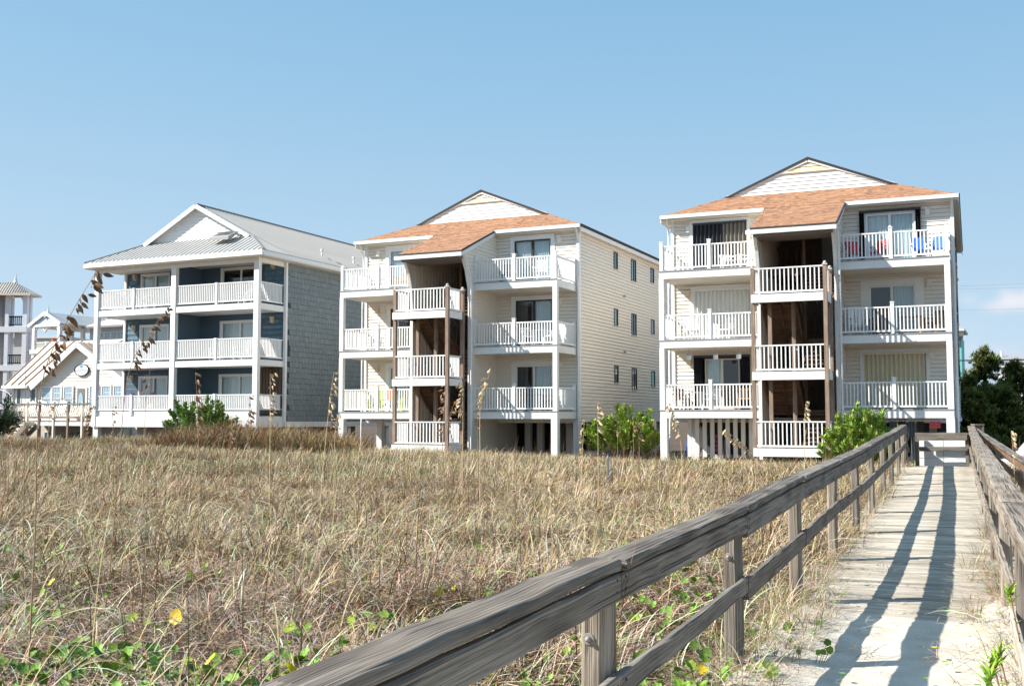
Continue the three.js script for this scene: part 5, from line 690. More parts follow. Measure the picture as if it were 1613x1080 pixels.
function pick(r, w) { let t = r() * w.reduce((s, [, v]) => s + v, 0); for (const [c, v] of w) if ((t -= v) < 0) return GC[c]; return GC.straw; }
function tuftG(seed, { n, rad, len, w, seg, mix, flat = 0.3, up = 0.35, bend = [0.6, 1.8] }) {
  const r = rngOf(seed), q = new Quads();
  for (let i = 0; i < n; i++) {
    const a = r() * 6.283, d = rad * Math.sqrt(r()), az = a + (r() - 0.5) * 2.4, lie = r() < flat, l = len * (0.45 + 0.75 * r());
    const col = pick(r, lie ? [['grey', 3], ['purple', 3], ['brown', 3], ['pale', 2], ['straw', 2]] : mix).map((v) => v * (0.8 + 0.4 * r()));
    blade(q, r, Math.cos(a) * d, Math.sin(a) * d, az, lie ? l * 0.8 : l, lie ? 0.9 + 0.7 * r() : up * (r() + 0.15 * r()), lie ? 0.3 + r() : bend[0] + bend[1] * r(), w * (0.6 + 0.8 * r()), col, seg, lie ? 0.02 + 0.16 * r() : 0);
  }
  return q.geo();
}
const grassRoot = new THREE.Group(); grassRoot.name = numbered('dune_grass'); scene.add(grassRoot); grassRoot.userData = { label: 'dry straw coloured dune grass filling the field in front of the buildings', category: 'grass', kind: 'stuff' };
const blocked = (x, z) => { const [s, off] = walkOf(x, z); if (s > -4 && s < 31 && off > (s < 9.5 ? -1.2 : -1.32) && off < 0.42) return true; return inB(O3, x, z, 0.2) || inB(O2, x, z, 0.3) || inB(O1, x, z, 0.3); };
function scatter(name, parent, geos, material, list) {                     // list of [x, y, z, scale, yscale, turn, colour]
  const by = geos.map(() => []); const r = rngOf(list.length + 13); list.forEach((p) => by[Math.floor(r() * geos.length)].push(p));
  geos.forEach((g, i) => {
    if (!by[i].length) return; const im = new THREE.InstancedMesh(g, material, by[i].length); im.name = name; im.userData.kind = 'stuff'; im.castShadow = im.receiveShadow = true;
    const m = new THREE.Matrix4(), q = new THREE.Quaternion(), up = V3(0, 1, 0), c = new THREE.Color();
    by[i].forEach((p, j) => { q.setFromAxisAngle(up, p[5]); m.compose(V3(p[0], p[1], p[2]), q, V3(p[3], p[3] * p[4], p[3])); im.setMatrixAt(j, m); c.setRGB(...p[6]); im.setColorAt(j, c); }); parent.add(im);
  });
}
function field(d0, d1, step, fn, xl = -1, xr = 1) {                        // jittered grid over the ground in view (and a margin), between two distances
  const r = rngOf(Math.round(d0 * 31 + d1)), out = [];
  for (let f = d0; f < d1; f += step) { const hw = f * 0.56 + 2.5; for (let x = -hw * -xl; x < hw * xr; x += step) { const X = x + (r() - 0.5) * step * 1.3, Z = -(f + (r() - 0.5) * step * 1.3); if (!blocked(X, Z)) { const p = fn(X, Z, r); if (p) out.push(p); } } }
  return out;
}
const hue = (x, z, r) => { const n = fbm(x * 0.22 + 3, z * 0.22 + 8, 3), m = fbm(x * 0.7, z * 0.7 + 30, 2), g = sstep(0.5, 0.68, n) * 0.5, b = 0.82 + 0.42 * m + (r() - 0.5) * 0.22; const gy = 0.5 * sstep(14, 5, -z); return [b * (1.02 - 0.18 * g - 0.02 * gy), b * (0.945 + 0.02 * g), b * (0.91 - 0.08 * g + 0.1 * gy)]; };
const rightSide = (x, z) => { const [, off] = walkOf(x, z); return off > 0.3; };
{
  const mixN = [['straw', 5], ['pale', 4.4], ['grey', 2.5], ['brown', 2.2], ['green', 0.7], ['olive', 1.3], ['rust', 1.3]], mixF = [['straw', 6], ['pale', 4], ['olive', 2], ['brown', 1.8], ['green', 0.5], ['rust', 1.1]];
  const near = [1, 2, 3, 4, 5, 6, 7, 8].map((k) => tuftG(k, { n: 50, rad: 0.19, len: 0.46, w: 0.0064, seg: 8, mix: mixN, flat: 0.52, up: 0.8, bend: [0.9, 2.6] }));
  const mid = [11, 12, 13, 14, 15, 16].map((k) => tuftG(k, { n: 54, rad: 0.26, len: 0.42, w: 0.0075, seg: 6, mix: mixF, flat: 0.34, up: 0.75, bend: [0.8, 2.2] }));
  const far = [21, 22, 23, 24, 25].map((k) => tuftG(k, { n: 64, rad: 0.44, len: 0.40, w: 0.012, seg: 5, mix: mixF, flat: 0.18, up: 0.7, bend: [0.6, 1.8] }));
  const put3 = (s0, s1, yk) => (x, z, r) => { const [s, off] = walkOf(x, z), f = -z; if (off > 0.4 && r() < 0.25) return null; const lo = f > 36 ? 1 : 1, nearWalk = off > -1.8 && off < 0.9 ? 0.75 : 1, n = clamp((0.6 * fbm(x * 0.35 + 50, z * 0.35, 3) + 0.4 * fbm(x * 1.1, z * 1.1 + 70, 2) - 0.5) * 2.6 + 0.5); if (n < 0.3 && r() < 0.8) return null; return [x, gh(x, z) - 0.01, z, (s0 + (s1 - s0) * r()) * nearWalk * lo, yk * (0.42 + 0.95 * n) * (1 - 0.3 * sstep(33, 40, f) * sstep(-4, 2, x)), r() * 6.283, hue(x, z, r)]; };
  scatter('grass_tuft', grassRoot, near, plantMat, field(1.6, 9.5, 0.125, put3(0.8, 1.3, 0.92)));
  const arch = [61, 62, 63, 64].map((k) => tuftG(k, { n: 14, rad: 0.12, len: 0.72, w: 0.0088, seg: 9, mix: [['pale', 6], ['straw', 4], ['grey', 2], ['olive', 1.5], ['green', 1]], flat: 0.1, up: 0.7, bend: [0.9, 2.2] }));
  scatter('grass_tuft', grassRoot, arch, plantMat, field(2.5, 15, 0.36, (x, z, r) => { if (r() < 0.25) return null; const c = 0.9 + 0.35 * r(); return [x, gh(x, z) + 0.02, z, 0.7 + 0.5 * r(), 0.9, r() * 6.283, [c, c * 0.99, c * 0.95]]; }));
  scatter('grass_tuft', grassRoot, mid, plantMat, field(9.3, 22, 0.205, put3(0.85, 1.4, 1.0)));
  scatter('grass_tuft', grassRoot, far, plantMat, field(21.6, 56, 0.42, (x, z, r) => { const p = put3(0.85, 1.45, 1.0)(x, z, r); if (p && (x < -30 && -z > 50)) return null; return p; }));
  const stems = [71, 72, 73, 74].map((k) => tuftG(k, { n: 3, rad: 0.1, len: 1.0, w: 0.0075, seg: 7, mix: [['rust', 3], ['brown', 3], ['straw', 3], ['olive', 1]], flat: 0, up: 0.22, bend: [0.02, 0.5] }));
  scatter('grass_stem', grassRoot, stems, plantMat, field(4, 34, 0.8, (x, z, r) => r() < 0.5 ? null : [x, gh(x, z), z, 0.7 + 0.5 * r(), 1, r() * 6.283, [1, 1, 1]]));
  // brown scrub in front of the blue building
  const scrub = [31, 32, 33, 34].map((k) => tuftG(k, { n: 85, rad: 0.4, len: 0.95, w: 0.016, seg: 4, mix: [['brown', 4], ['rust', 3.2], ['purple', 2.4], ['straw', 2.4], ['olive', 2.6]], flat: 0.05, up: 0.55 }));
  const sc = new THREE.Group(); sc.name = numbered('dune_scrub'); sc.userData = { label: 'taller reddish brown scrub along the foot of the blue building', category: 'scrub', kind: 'stuff' }; scene.add(sc);
  scatter('scrub_clump', sc, scrub, plantMat, field(42, 53, 0.5, (x, z, r) => { const tall = sstep(-5.5, -8, x) * sstep(-16, -12, x), e = sstep(-5, -7, x), n = fbm(x * 0.3, z * 0.3 + 9, 3); if (x < -24 || e < 0.1 || r() > e * (0.3 + n)) return null; return [x, gh(x, z), z, (0.45 + 0.75 * tall) * (0.75 + 0.5 * r()), 0.75 + 0.5 * n, r() * 6.283, hue(x, z, r)]; }));
}
// ---------------------------------------------------------------- green things near the camera
function discG(seed, R0 = 1) { const r = rngOf(seed), q = new Quads(), n = 12, P = (i, k) => { const a = i / n * 6.283, e = 1 + 0.09 * Math.sin(a * 6 + seed), rad = R0 * k * (i === 0 || i === n ? 0.78 : e); return [Math.cos(a) * rad, 0.16 * R0 * k * k + 0.03 * R0 * Math.sin(a * 5 + seed) * k, Math.sin(a) * rad]; }; for (let i = 0; i < n; i++) { const c = [1, 1, 1].map(() => 0.86 + 0.24 * r()); q.tri([0, 0, 0], P(i, 0.55), P(i + 1, 0.55), undefined, undefined, undefined, c); q.quad(P(i, 0.55), P(i, 1), P(i + 1, 1), P(i + 1, 0.55), undefined, undefined, undefined, undefined, c); } return q.geo(); }
const leafMats = [[0.14, 0.26, 0.015], [0.22, 0.36, 0.02], [0.32, 0.42, 0.02], [0.09, 0.18, 0.015]].map((c) => new THREE.MeshPhysicalMaterial({ color: new THREE.Color().setRGB(...c), roughness: 0.8, side: THREE.DoubleSide, transmission: 0.3, thickness: 0 }));
const yellowLeaf = new THREE.MeshPhysicalMaterial({ color: new THREE.Color().setRGB(0.75, 0.5, 0.01), roughness: 0.6, side: THREE.DoubleSide, transmission: 0.3, thickness: 0 });
const discs = [1, 2, 3].map((k) => discG(k)), stemM = mat(0.3, 0.16, 0.08, 0.8);
const PEN = [ // photo pixel, distance, number of leaves, size, label
  [40, 990, 5.2, 8, 0.062, 'cluster of round bright green leaves at the far left of the foreground'], [90, 1040, 4.8, 7, 0.06, 'low cluster of round green leaves at the bottom left, left of the yellow leaf'], [145, 1030, 4.9, 6, 0.058, 'round green leaves low in the dry grass between two leaf clusters at the bottom left'], [215, 1040, 4.85, 7, 0.058, 'round green leaves below the yellow leaf in the foreground'],
  [240, 985, 5.3, 4, 0.055, 'small group of green leaves just left of the yellow leaf'], [330, 1060, 4.7, 6, 0.05, 'green leaves at the bottom edge between the yellow leaf and the railing'], [445, 1000, 5.3, 5, 0.045, 'green leaves in the grass near the middle bottom'], [575, 985, 5.4, 5, 0.045, 'green leaves in the grass just above the near railing'], [690, 900, 6.6, 4, 0.045, 'few green leaves in the mid grass above the railing'], [505, 940, 6.1, 5, 0.04, 'small green leaves with yellowed ones in the mid grass'],
  [15, 1050, 4.7, 6, 0.06, 'green leaves at the bottom left corner of the picture'], [1238, 968, 6, 4, 0.035, 'round green leaves on the sand just left of the planks beyond the second near post'], [1262, 1003, 6, 4, 0.033, 'green and yellow leaves on the sand below the third near post'], [1205, 1035, 6, 5, 0.035, 'green leaves at the foot of the second near post of the left railing'], [1075, 1040, 5.6, 6, 0.038, 'green leaves between the two nearest posts of the left railing'], [690, 1070, 4.4, 0, 0, ''], [760, 870, 7.2, 4, 0.04, 'sparse leaves in the grass behind the middle of the near railing'], [1010, 985, 5.8, 4, 0.04, 'green leaves below the near mid rail'],
];
PEN.forEach(([px, py, d, n, sz, label], i) => {
  if (!n) return; d = 1.40 * 1692.3 / (py - 659); const p = at(px, py, d), base = V3(p.x, gh(p.x, p.z), p.z), t = thing('pennywort_plant', label, 'plant', base.toArray()), r = rngOf(600 + i);
  for (let k = 0; k < n * 1.7; k++) { const a = r() * 6.283, q = 0.04 + 0.2 * r(), y = clamp(p.y - base.y + (r() - 0.5) * 0.14, 0.06, px > 1180 ? 0.2 : 0.42), lf = mesh('leaf', discs[k % 3], r() < 0.02 ? yellowLeaf : leafMats[Math.floor(r() * 4)], t); lf.position.set(Math.cos(a) * q, y, Math.sin(a) * q); lf.scale.setScalar(sz * 0.78 * (0.6 + 0.55 * r())); lf.rotation.set(0.3 + 0.9 * r(), r() * 6.28, (r() - 0.5) * 0.9, 'XYZ'); mesh('stalk', tubeG([V3(lf.position.x * 0.3, 0, lf.position.z * 0.3), V3(lf.position.x * 0.8, y * 0.6, lf.position.z * 0.8), lf.position.clone()], 0.0022, 5, 4), stemM, t); }
});
{ const p = at(277, 972, 7.1), y = gh(p.x, p.z), t = thing('yellow_leaf_plant', 'single bright yellow leaf on a reddish stalk in the foreground grass', 'plant', [p.x, y, p.z]); const l = mesh('leaf', discs[0], yellowLeaf, t); l.position.set(0, p.y - y, 0); l.scale.setScalar(0.052); l.rotation.set(1.1, 0.4, 0.3); mesh('stalk', tubeG([V3(0.04, 0, 0.02), V3(0.02, (p.y - y) * 0.6, 0), V3(0, p.y - y, 0)], 0.004, 6, 5), M.rose, t); }
{ // vines, leaves and litter on the sand and at the edges of the planks
  const vg = new THREE.Group(); vg.name = numbered('sand_litter'); vg.userData = { label: 'small leaves, twigs and dry stems lying on the sand at both edges of the boardwalk', category: 'litter', kind: 'stuff' }; scene.add(vg); const r = rngOf(88), L = [], Y = [], S = [];
  for (let i = 0; i < 620; i++) { const left = r() < 0.5, s = 4 + 8 * Math.pow(r(), 1.4), off = left ? -1.25 + 0.75 * Math.pow(r(), 2.2) : 0.34 - 0.6 * Math.pow(r(), 2), p = walk(s, off, 0), y = hb(s) + 0.05 + (left ? 0.06 * sstep(-0.75, -1.35, off) : 0.06 * sstep(0, 0.4, off)), k = r(); if (k < 0.1) L.push([p.x, y + 0.015 + 0.03 * r(), p.z, 0.012 + 0.014 * r(), 1, r() * 6.28, k < 0.014 ? [4, 2.4, 0.4] : [0.9 + r(), 0.95 + 0.7 * r(), 0.8]]); else S.push([p.x, y + 0.004, p.z, 0.5 + 0.8 * r(), 0.5, r() * 6.28, [0.7 + 0.5 * r(), 0.65 + 0.4 * r(), 0.6 + 0.4 * r()]]); }
  for (let i = 0; i < 60; i++) { const s = 4.5 + 8 * r(), off = -0.9 + 1.1 * r(), p = walk(s, off, 0); S.push([p.x, hb(s) + 0.03, p.z, 0.3 + 0.3 * r(), 0.3, r() * 6.28, [0.8, 0.75, 0.65]]); }
  const green = new THREE.MeshStandardMaterial({ color: new THREE.Color().setRGB(0.12, 0.24, 0.03), roughness: 0.6, side: THREE.DoubleSide });
  scatter('fallen_leaf', vg, discs, green, L);
  const lit = [41, 42, 43].map((k) => { const q = new Quads(), rr2 = rngOf(k); for (let i = 0; i < 5; i++) blade(q, rr2, (rr2() - 0.5) * 0.12, (rr2() - 0.5) * 0.12, rr2() * 6.28, 0.1 + 0.22 * rr2(), 1.25 + 0.25 * rr2(), 0.2, 0.004, pick(rr2, [['brown', 3], ['pale', 3], ['straw', 2], ['purple', 2]]), 4, 0.01); return q.geo(); }); scatter('dry_stem', vg, lit, plantMat, S);
  const under = new THREE.Group(); under.name = numbered('leafy_undergrowth'); under.userData = { label: 'small green leaves scattered low through the dry grass of the foreground', category: 'undergrowth', kind: 'stuff' }; scene.add(under); const U = [];
  for (let i = 0; i < 3900; i++) { const f = 4.6 + 8 * r() * r(), x = -0.62 * f + (0.62 * f + 1.6) * r(), z = -f, n = fbm(x * 0.9 + 5, z * 0.9, 3); if (blocked(x, z) || n < 0.54 - 0.1 * sstep(8, 5, f) * sstep(0, -2, x)) continue; const b = 0.55 + 0.9 * r(); U.push([x, gh(x, z) + 0.06 + 0.24 * r(), z, 0.014 + 0.022 * r(), 1 + 1.5 * r(), r() * 6.28, r() < 0.03 ? [4.5, 2.2, 0.3] : [b * 1.15, b * 1.1, b * 0.6]]); } scatter('small_leaf', under, discs.map((g) => g.clone().rotateX(0.5)), green, U);
  const tufts = [51, 52, 53].map((k) => tuftG(k, { n: 36, rad: 0.1, len: 0.42, w: 0.005, seg: 7, mix: [['straw', 4], ['pale', 4], ['brown', 2], ['olive', 2], ['green', 1.5]], flat: 0.2, up: 0.7 })), E2 = [];
  for (let i = 0; i < 120; i++) { const s = 3.5 + 6.5 * r(), off = -1.45 + 0.5 * r(), p = walk(s, off, 0); E2.push([p.x, hb(s) - 0.02, p.z, 0.5 + 0.6 * r(), 0.8, r() * 6.28, [0.95, 0.93, 0.9]]); }
  for (let i = 0; i < 150; i++) { const left = r() < 0.55, s = left ? 6.5 + 22 * r() : 4.6 + 9 * r(), off = left ? -1.32 + 0.16 * r() * r() : 0.36 - 0.34 * Math.pow(r(), 2.4), p = walk(s, off, 0); E2.push([p.x, hb(s) - 0.03, p.z, 0.45 + 0.6 * r(), 0.9, r() * 6.28, [1, 0.98, 0.95]]); } scatter('edge_tuft', vg, tufts, plantMat, E2);
}
[[1592, 935, 5.6, 0.34, 'tallest'], [1575, 1030, 4.75, 0.3, 'middle'], [1566, 1045, 4.5, 0.2, 'lower'], [1560, 1068, 4.35, 0.12, 'lowest']].forEach(([px, py, d, h, n], i) => {
  const p = at(px, py, d), [s] = walkOf(p.x, p.z), y = hb(s) - 0.02, t = thing('seaside_goldenrod', `${n} fresh green sprig on a thin stem at the sandy right edge of the boardwalk`, 'plant', [p.x, y, p.z]), r = rngOf(700 + i), top = Math.max(0.1, p.y - y);
  mesh('stem', tubeG([V3(0.1, 0, 0.06), V3(0.05, top * 0.5, 0.02), V3(0, top, 0)], 0.004, 8, 5), stemM, t); const q = new Quads(); for (let k = 0; k < 22; k++) blade(q, r, (r() - 0.5) * 0.02, (r() - 0.5) * 0.02, r() * 6.28, 0.06 + 0.03 * r(), 0.3 + 0.8 * r(), 0.6, 0.014, [0.2 + 0.12 * r(), 0.36 + 0.1 * r(), 0.03], 3, top - 0.05 + 0.06 * r()); for (let k = 0; k < 14; k++) { const u = 0.2 + 0.6 * r(); blade(q, r, 0.1 * (1 - u), 0.06 * (1 - u), r() * 6.28, 0.05, 0.6 + 0.6 * r(), 0.4, 0.01, [0.22, 0.26, 0.05], 3, top * u); } mesh('foliage', q.geo(), plantMat, t);
});
// ---------------------------------------------------------------- sea oats: thin stalks with flat drooping spikelets
const spikeG = (() => { const q = new Quads(), n = 6, ring = (t) => { const w = Math.sin(Math.PI * Math.pow(t, 0.8)) * 0.5, d = w * 0.22, y = -t; return [[-w, y, 0], [0, y, d], [w, y, 0], [0, y, -d]]; }; for (let i = 0; i < n; i++) { const A = ring(i / n), B = ring((i + 1) / n); for (let k = 0; k < 4; k++) { const l = (k + 1) % 4; q.quad(A[k], A[l], B[l], B[k]); } } return q.geo(); })();
const oatMats = { dark: [0, 1, 2].map((k) => mat(0.12 + 0.055 * k, 0.06 + 0.03 * k, 0.024 + 0.015 * k, 0.6)), straw: [0, 1, 2].map((k) => mat(0.50 + 0.1 * k, 0.36 + 0.09 * k, 0.2 + 0.07 * k, 0.7)), brown: [0, 1, 2].map((k) => mat(0.26 + 0.07 * k, 0.15 + 0.05 * k, 0.08 + 0.03 * k, 0.7)) };
function oat(tip, hb0, base, d, style, n, sz, label, side = 1, group) {
  const T0 = at(tip[0], tip[1], d), Hh = at(hb0[0], hb0[1], d), b0 = at(base[0], base[1], d), B0 = V3(b0.x, gh(b0.x, b0.z) - 0.02, b0.z), t = thing('sea_oat', label, 'sea oat', B0.toArray(), 0, group), r = rngOf(Math.round(tip[0] * 7 + tip[1]));
  const m = B0.clone().lerp(Hh, 0.5); m.x += (Hh.x - B0.x) * -0.06; const c = new THREE.CatmullRomCurve3([B0, m, Hh, Hh.clone().lerp(T0, 0.55).add(V3((T0.x - Hh.x) * -0.08, 0, 0)), T0].map((p) => p.clone().sub(B0)));
  const seg = 40, g = new THREE.TubeGeometry(c, seg, 0.0056 * Math.max(1, d / 11), 5, false), pos = g.attributes.position; for (let i = 0; i <= seg; i++) { const P = c.getPointAt(i / seg), k = 1 - 0.72 * i / seg; for (let j = 0; j <= 5; j++) { const q = i * 6 + j; pos.setXYZ(q, P.x + (pos.getX(q) - P.x) * k, P.y + (pos.getY(q) - P.y) * k, P.z + (pos.getZ(q) - P.z) * k); } } mesh('stalk', uvM(g), style === 'straw' ? oatMats.straw[1] : oatMats.brown[1], t);
  const len = c.getLength(), hl = Hh.distanceTo(T0) / len; const groups = [[], [], []];
  for (let i = 0; i < n; i++) { const cl = Math.floor(r() * 9) / 9, u = 1 - hl * 1.02 * clamp(cl + 0.07 * r()), P = c.getPointAt(clamp(u)), g2 = spikeG.clone(), s = sz * (0.55 + 0.5 * r()); g2.scale(s * 0.4, s, s * 0.4); g2.rotateZ((side * (0.35 + 0.9 * r()) + (r() - 0.5) * 0.5)); g2.rotateY((r() - 0.5) * 2.6); g2.translate(P.x + (r() - 0.3) * s * 0.95 * side, P.y + (r() - 0.5) * s * 0.8, P.z + (r() - 0.5) * s * 0.9); groups[Math.floor(r() * 3)].push(g2); }
  groups.forEach((l, i) => { if (l.length) mesh('seed_head', merge(l), oatMats[style][i], t).userData.kind = 'stuff'; });
}
oat([153, 424], [68, 590], [44, 1000], 5.7, 'dark', 56, 0.06, 'nearest and tallest sea oat, its dark drooping head at the left roof edge');
oat([262, 486], [204, 580], [168, 900], 8.8, 'dark', 44, 0.068, 'tall dark-headed sea oat in front of the blue building\'s middle balcony');
oat([237, 576], [229, 625], [224, 800], 15, 'dark', 9, 0.085, 'thin sea oat with few dark spikelets before the blue building\'s lowest left door', -1);
oat([307, 586], [312, 690], [316, 800], 15, 'brown', 40, 0.085, 'sea oat with long pale brown head before the blue building\'s green bush');
oat([425, 588], [425, 664], [424, 800], 16, 'straw', 30, 0.09, 'sea oat with pale head before the brown screen of the blue building');
oat([368, 640], [361, 712], [360, 770], 17, 'brown', 30, 0.085, 'brown sea oat right of the bush at the blue building');
oat([393, 624], [391, 668], [388, 770], 16, 'brown', 22, 0.085, 'brown sea oat just left of the blue building\'s lowest corner column');
oat([526, 584], [517, 650], [503, 790], 16, 'straw', 26, 0.09, 'sea oat with pale head right of the blue-grey shingled side wall');
oat([484, 668], [474, 706], [470, 740], 18, 'brown', 18, 0.08, 'short brown sea oat below the blue-grey side wall', -1);
oat([531, 652], [527, 690], [526, 740], 18, 'straw', 18, 0.085, 'pale sea oat at the left corner stilt of the middle building');
oat([522, 648], [520, 680], [515, 745], 18.5, 'brown', 12, 0.08, 'thin brown sea oat just left of the corner stilt of the middle building');
oat([773, 582], [757, 640], [756, 770], 16, 'straw', 34, 0.1, 'sea oat with large pale head before the lowest right balcony of the middle building', -1);
oat([728, 600], [729, 656], [728, 770], 17, 'straw', 32, 0.09, 'pale sea oat beside the stair tower downspout of the middle building', -1);
oat([702, 606], [697, 690], [701, 780], 17, 'brown', 34, 0.09, 'brown sea oat in front of the stair tower post of the middle building', -1);
oat([716, 632], [705, 672], [712, 780], 17.3, 'brown', 18, 0.08, 'leaning brown sea oat in front of the lowest stair landing of the middle building');
oat([753, 648], [752, 686], [755, 750], 17, 'brown', 14, 0.07, 'short brown sea oat under the right balcony of the middle building');
oat([941, 630], [942, 676], [943, 770], 16, 'straw', 34, 0.09, 'upright pale sea oat left of the oleander bush with pink flowers');
oat([921, 660], [917, 722], [915, 790], 17, 'straw', 30, 0.085, 'pale sea oat beside the right rear stilt of the middle building', -1);
oat([972, 656], [973, 692], [975, 750], 17, 'brown', 14, 0.07, 'short brown sea oat in front of the left part of the oleander bush');
oat([997, 655], [998, 684], [999, 745], 17, 'brown', 14, 0.07, 'short brown sea oat in front of the middle of the oleander bush');
oat([1006, 662], [1007, 692], [1008, 750], 17, 'brown', 14, 0.07, 'short brown sea oat in front of the right part of the oleander bush');
oat([1056, 636], [1072, 688], [1076, 790], 14, 'straw', 40, 0.075, 'pale sea oat head bending left before the left stilts of the right building', -1);
oat([1144, 678], [1186, 718], [1195, 780], 13, 'straw', 70, 0.07, 'sea oat with thick arching pale head before the white slat screen', -1);
oat([1271, 632], [1268, 664], [1268, 745], 14, 'straw', 22, 0.06, 'small pale sea oat in front of the lowest landing of the right building');
oat([862, 742], [868, 802], [873, 890], 9.5, 'straw', 30, 0.045, 'low pale sea oat standing in the middle of the field');
oat([1594, 680], [1598, 720], [1601, 780], 12, 'straw', 26, 0.055, 'pale sea oat beyond the right railing');
oat([40, 545], [38, 640], [36, 860], 10, 'brown', 4, 0.03, 'thin bare stalk beside the nearest sea oat at the left edge');
oat([147, 636], [135, 690], [130, 760], 17, 'brown', 34, 0.085, 'brown sea oat at the left end of the lowest balcony of the blue building', -1);
oat([79, 640], [76, 668], [74, 760], 17, 'brown', 16, 0.07, 'brown sea oat before the clubhouse deck slats');
oat([24, 668], [14, 704], [12, 760], 16, 'brown', 26, 0.085, 'drooping brown sea oat before the clubhouse steps', -1);
oat([175, 640], [177, 668], [179, 740], 18, 'brown', 12, 0.07, 'small brown sea oat before the white kick board of the blue building');
{ const p = at(958, 720, 22), t = thing('marker_stake', 'bluish grey stake standing in the grass before the middle building', 'stake', [p.x, gh(p.x, p.z), p.z]), m = mat(0.26, 0.25, 0.3, 0.8); mesh('shaft', movG(boxG(0.04, 0.75, 0.03), 0, 0.37, 0), m, t); mesh('tip', movG(uvM(new THREE.ConeGeometry(0.03, 0.1, 4)), 0, 0.79, 0), m, t); }
// ---------------------------------------------------------------- bushes
function bush(name, label, x, z, rx, ry, rz, n, seed, cols, { leaf = 0.17, lw = 0.03, flowers = 0, spikes = 40 } = {}) {
  const y = gh(x, z), t = thing(name, label, 'bush', [x, y, z]), r = rngOf(seed), q = new Quads(), st = [], fl = new Quads();
  const shoots = []; for (let i = 0; i < spikes; i++) { const a = r() * 6.283, d = Math.sqrt(r()), e = [Math.cos(a) * d * rx, ry * (0.5 + 0.56 * r()) * Math.sqrt(Math.max(0.12, 1 - d * d * 0.8)), Math.sin(a) * d * rz]; shoots.push(e); const b = V3(e[0] * 0.25, 0, e[2] * 0.25); st.push(tubeG([b, V3(e[0] * 0.7, e[1] * 0.5, e[2] * 0.7), V3(...e)], 0.012, 5, 4)); }
  mesh('stem', merge(st.map((g) => uvM(g))), M.brown, t);
  for (let i = 0; i < n; i++) {
    const e = shoots[Math.floor(r() * spikes)], u = 0.35 + 0.65 * Math.pow(r(), 0.6), P = [lerp(e[0] * 0.25, e[0], Math.pow(u, 0.8)) + (r() - 0.5) * 0.1, e[1] * u + (r() - 0.5) * 0.08, lerp(e[2] * 0.25, e[2], Math.pow(u, 0.8)) + (r() - 0.5) * 0.1];
    const c = cols[Math.floor(r() * cols.length)].map((v) => v * (0.75 + 0.5 * r())), a = r() * 6.283, up = 0.35 + 0.95 * r(), D = V3(Math.cos(a) * Math.cos(up), Math.sin(up), Math.sin(a) * Math.cos(up)), S = V3(0, 0, 0).crossVectors(D, V3(0, 1, 0)).normalize(), l = leaf * (0.6 + 0.6 * r()), w = lw * (0.7 + 0.6 * r()), O = V3(...P), m = O.clone().addScaledVector(D, l * 0.5), e2 = O.clone().addScaledVector(D, l); e2.y -= l * 0.12;
    q.quad(O.toArray(), m.clone().addScaledVector(S, w).toArray(), e2.toArray(), m.clone().addScaledVector(S, -w).toArray(), undefined, undefined, undefined, undefined, c);
  }
  mesh('foliage', q.geo(), plantMat, t);
  if (flowers) { for (let i = 0; i < flowers; i++) { const e = shoots[Math.floor(r() * spikes)]; if (e[0] < 0 && flowers < 30) continue; for (let k = 0; k < 5; k++) { const a = r() * 6.28; blade(fl, r, e[0], e[2], a, 0.09, 0.7, 0.5, 0.06, [0.7, 0.2, 0.32], 2, e[1]); } } if (fl.p.length) mesh('flowers', fl.geo(), plantMat, t); }
}
const oleander = [[0.24, 0.36, 0.045], [0.33, 0.46, 0.06], [0.15, 0.26, 0.035], [0.42, 0.52, 0.1]];
const bp = (px, d) => { const p = at(px, 700, d); return [p.x, p.z]; };
bush('oleander_bush', 'oleander bush in front of the lowest balcony of the blue building', ...bp(313, 51), 1.9, 2.45, 1.3, 10500, 3, [[0.19, 0.30, 0.06], [0.27, 0.4, 0.09], [0.12, 0.2, 0.05]], { leaf: 0.24, lw: 0.045, spikes: 80 });
bush('oleander_bush', 'oleander bush with pink flowers between the middle and right buildings', ...bp(985, 44.5), 1.75, 2.35, 1.2, 11000, 4, oleander, { leaf: 0.24, lw: 0.038, flowers: 26, spikes: 80 });
bush('oleander_bush', 'oleander bush beside the boardwalk in front of the right building', ...bp(1358, 33), 1.35, 1.95, 0.9, 11500, 5, oleander, { leaf: 0.19, lw: 0.026, spikes: 90 });
bush('silver_shrub', 'small silvery shrub right of the bush at the blue building', ...bp(378, 50), 0.6, 1.2, 0.5, 1600, 6, [[0.42, 0.42, 0.4], [0.3, 0.31, 0.28], [0.25, 0.15, 0.12]], { leaf: 0.11, lw: 0.025, spikes: 20 });
bush('palmetto_bush', 'dark palmetto left of the clubhouse deck', ...bp(2, 66), 1.4, 2.6, 1, 1500, 7, [[0.035, 0.07, 0.02], [0.06, 0.1, 0.03], [0.02, 0.05, 0.02]], { leaf: 0.6, lw: 0.04, spikes: 26 });
bush('low_bush', 'low green bush under the clubhouse deck', ...bp(120, 66), 1.3, 0.75, 0.6, 1200, 8, [[0.07, 0.12, 0.03], [0.1, 0.16, 0.04]], { leaf: 0.16, lw: 0.04 });
bush('low_bush', 'green bush behind the stilts of the middle building', ...bp(797, 66), 1.0, 3.2, 1, 1800, 9, [[0.12, 0.28, 0.04], [0.2, 0.38, 0.06]], { leaf: 0.25, lw: 0.05 });
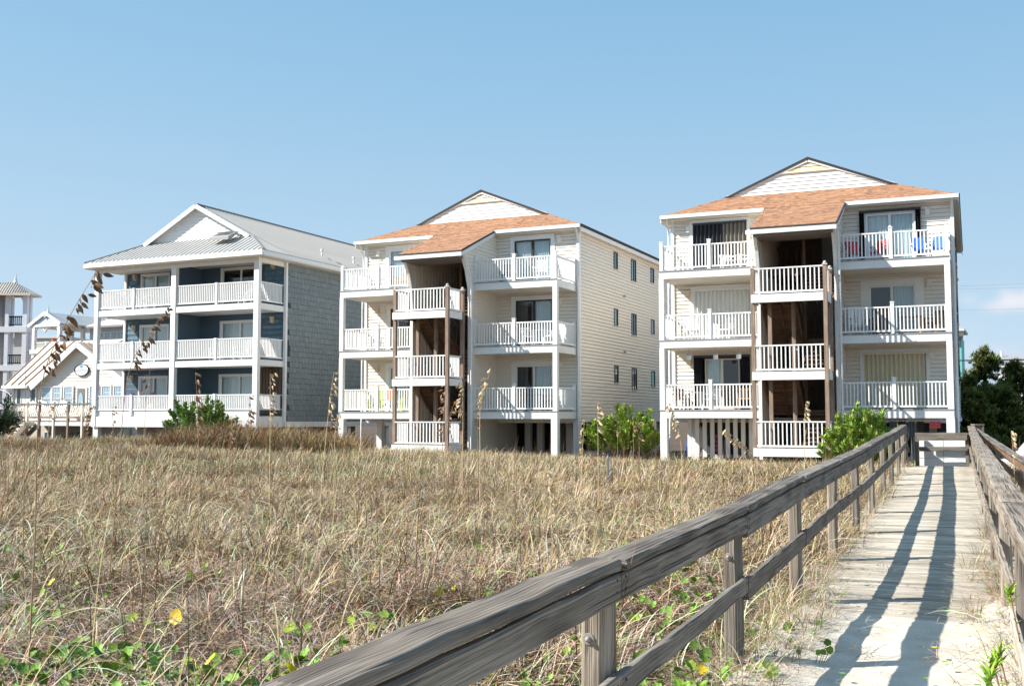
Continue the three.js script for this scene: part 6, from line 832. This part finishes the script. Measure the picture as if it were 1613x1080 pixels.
// ---------------------------------------------------------------- dark cedars at the right
function cedar(label, px, top, d, wid, seed) {
  wid *= 1.15;
  const p = at(px, 700, d), y = -0.5, h = EYE + (659 - top) * d / 1692.3 - y, t = thing('cedar_tree', label, 'tree', [p.x, y, p.z]), r = rngOf(seed);
  const tg = new THREE.CylinderGeometry(0.06, 0.24, h * 0.9, 9); tg.translate(0, h * 0.45, 0); mesh('trunk', uvM(tg, 1), M.stairWood, t); const br = [], q = new Quads();
  for (let i = 0; i < 105; i++) {
    const u = 0.06 + 0.94 * Math.pow(r(), 0.85), a = r() * 6.283, R1 = wid * Math.pow(1 - u, 0.6) * (0.55 + 0.55 * r()) * (u < 0.2 ? 0.75 + u : 1), O = V3(0, h * u * 0.88, 0), E = V3(Math.cos(a) * R1, h * u * 0.9 + 0.1 + 0.4 * r(), Math.sin(a) * R1); if (i < 40) br.push(uvM(rodG(O, E, 0.045)));
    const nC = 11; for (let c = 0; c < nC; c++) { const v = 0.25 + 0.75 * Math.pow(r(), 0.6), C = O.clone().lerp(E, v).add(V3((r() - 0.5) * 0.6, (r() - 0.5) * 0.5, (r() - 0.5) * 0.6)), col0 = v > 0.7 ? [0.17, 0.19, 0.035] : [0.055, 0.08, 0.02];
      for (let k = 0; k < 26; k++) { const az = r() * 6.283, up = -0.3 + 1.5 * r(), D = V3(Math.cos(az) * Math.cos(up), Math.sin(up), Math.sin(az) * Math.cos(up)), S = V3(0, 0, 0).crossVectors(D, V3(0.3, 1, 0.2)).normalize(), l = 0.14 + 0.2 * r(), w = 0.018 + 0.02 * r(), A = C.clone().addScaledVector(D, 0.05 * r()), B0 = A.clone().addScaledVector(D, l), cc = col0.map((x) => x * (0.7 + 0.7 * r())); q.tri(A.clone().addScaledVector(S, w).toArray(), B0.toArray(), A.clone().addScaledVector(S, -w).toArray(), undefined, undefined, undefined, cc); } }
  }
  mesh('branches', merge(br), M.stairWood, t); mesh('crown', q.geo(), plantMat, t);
}
cedar('tallest dark cedar, its top just right of the teal house', 1556, 546, 58, 2.1, 11); cedar('dark cedar left of the tallest one, against the right building', 1527, 596, 56, 1.3, 12); cedar('dark cedar at the right edge of the picture', 1602, 568, 55, 1.9, 13); cedar('lower dark cedar in front of the gap between the tallest and the edge cedar', 1578, 610, 53, 1.9, 14); cedar('low dark cedar close behind the right corner of the right building', 1535, 625, 52, 1.6, 15); cedar('dark cedar beyond the right edge of the picture', 1650, 555, 57, 2.4, 16);
bush('wax_myrtle', 'low sunlit green bush below the dark cedars', ...bp(1560, 48), 1.4, 1.15, 0.9, 1800, 17, [[0.1, 0.15, 0.02], [0.16, 0.2, 0.03], [0.05, 0.08, 0.02]], { leaf: 0.12, lw: 0.03 });

renderer.render(scene, camera);
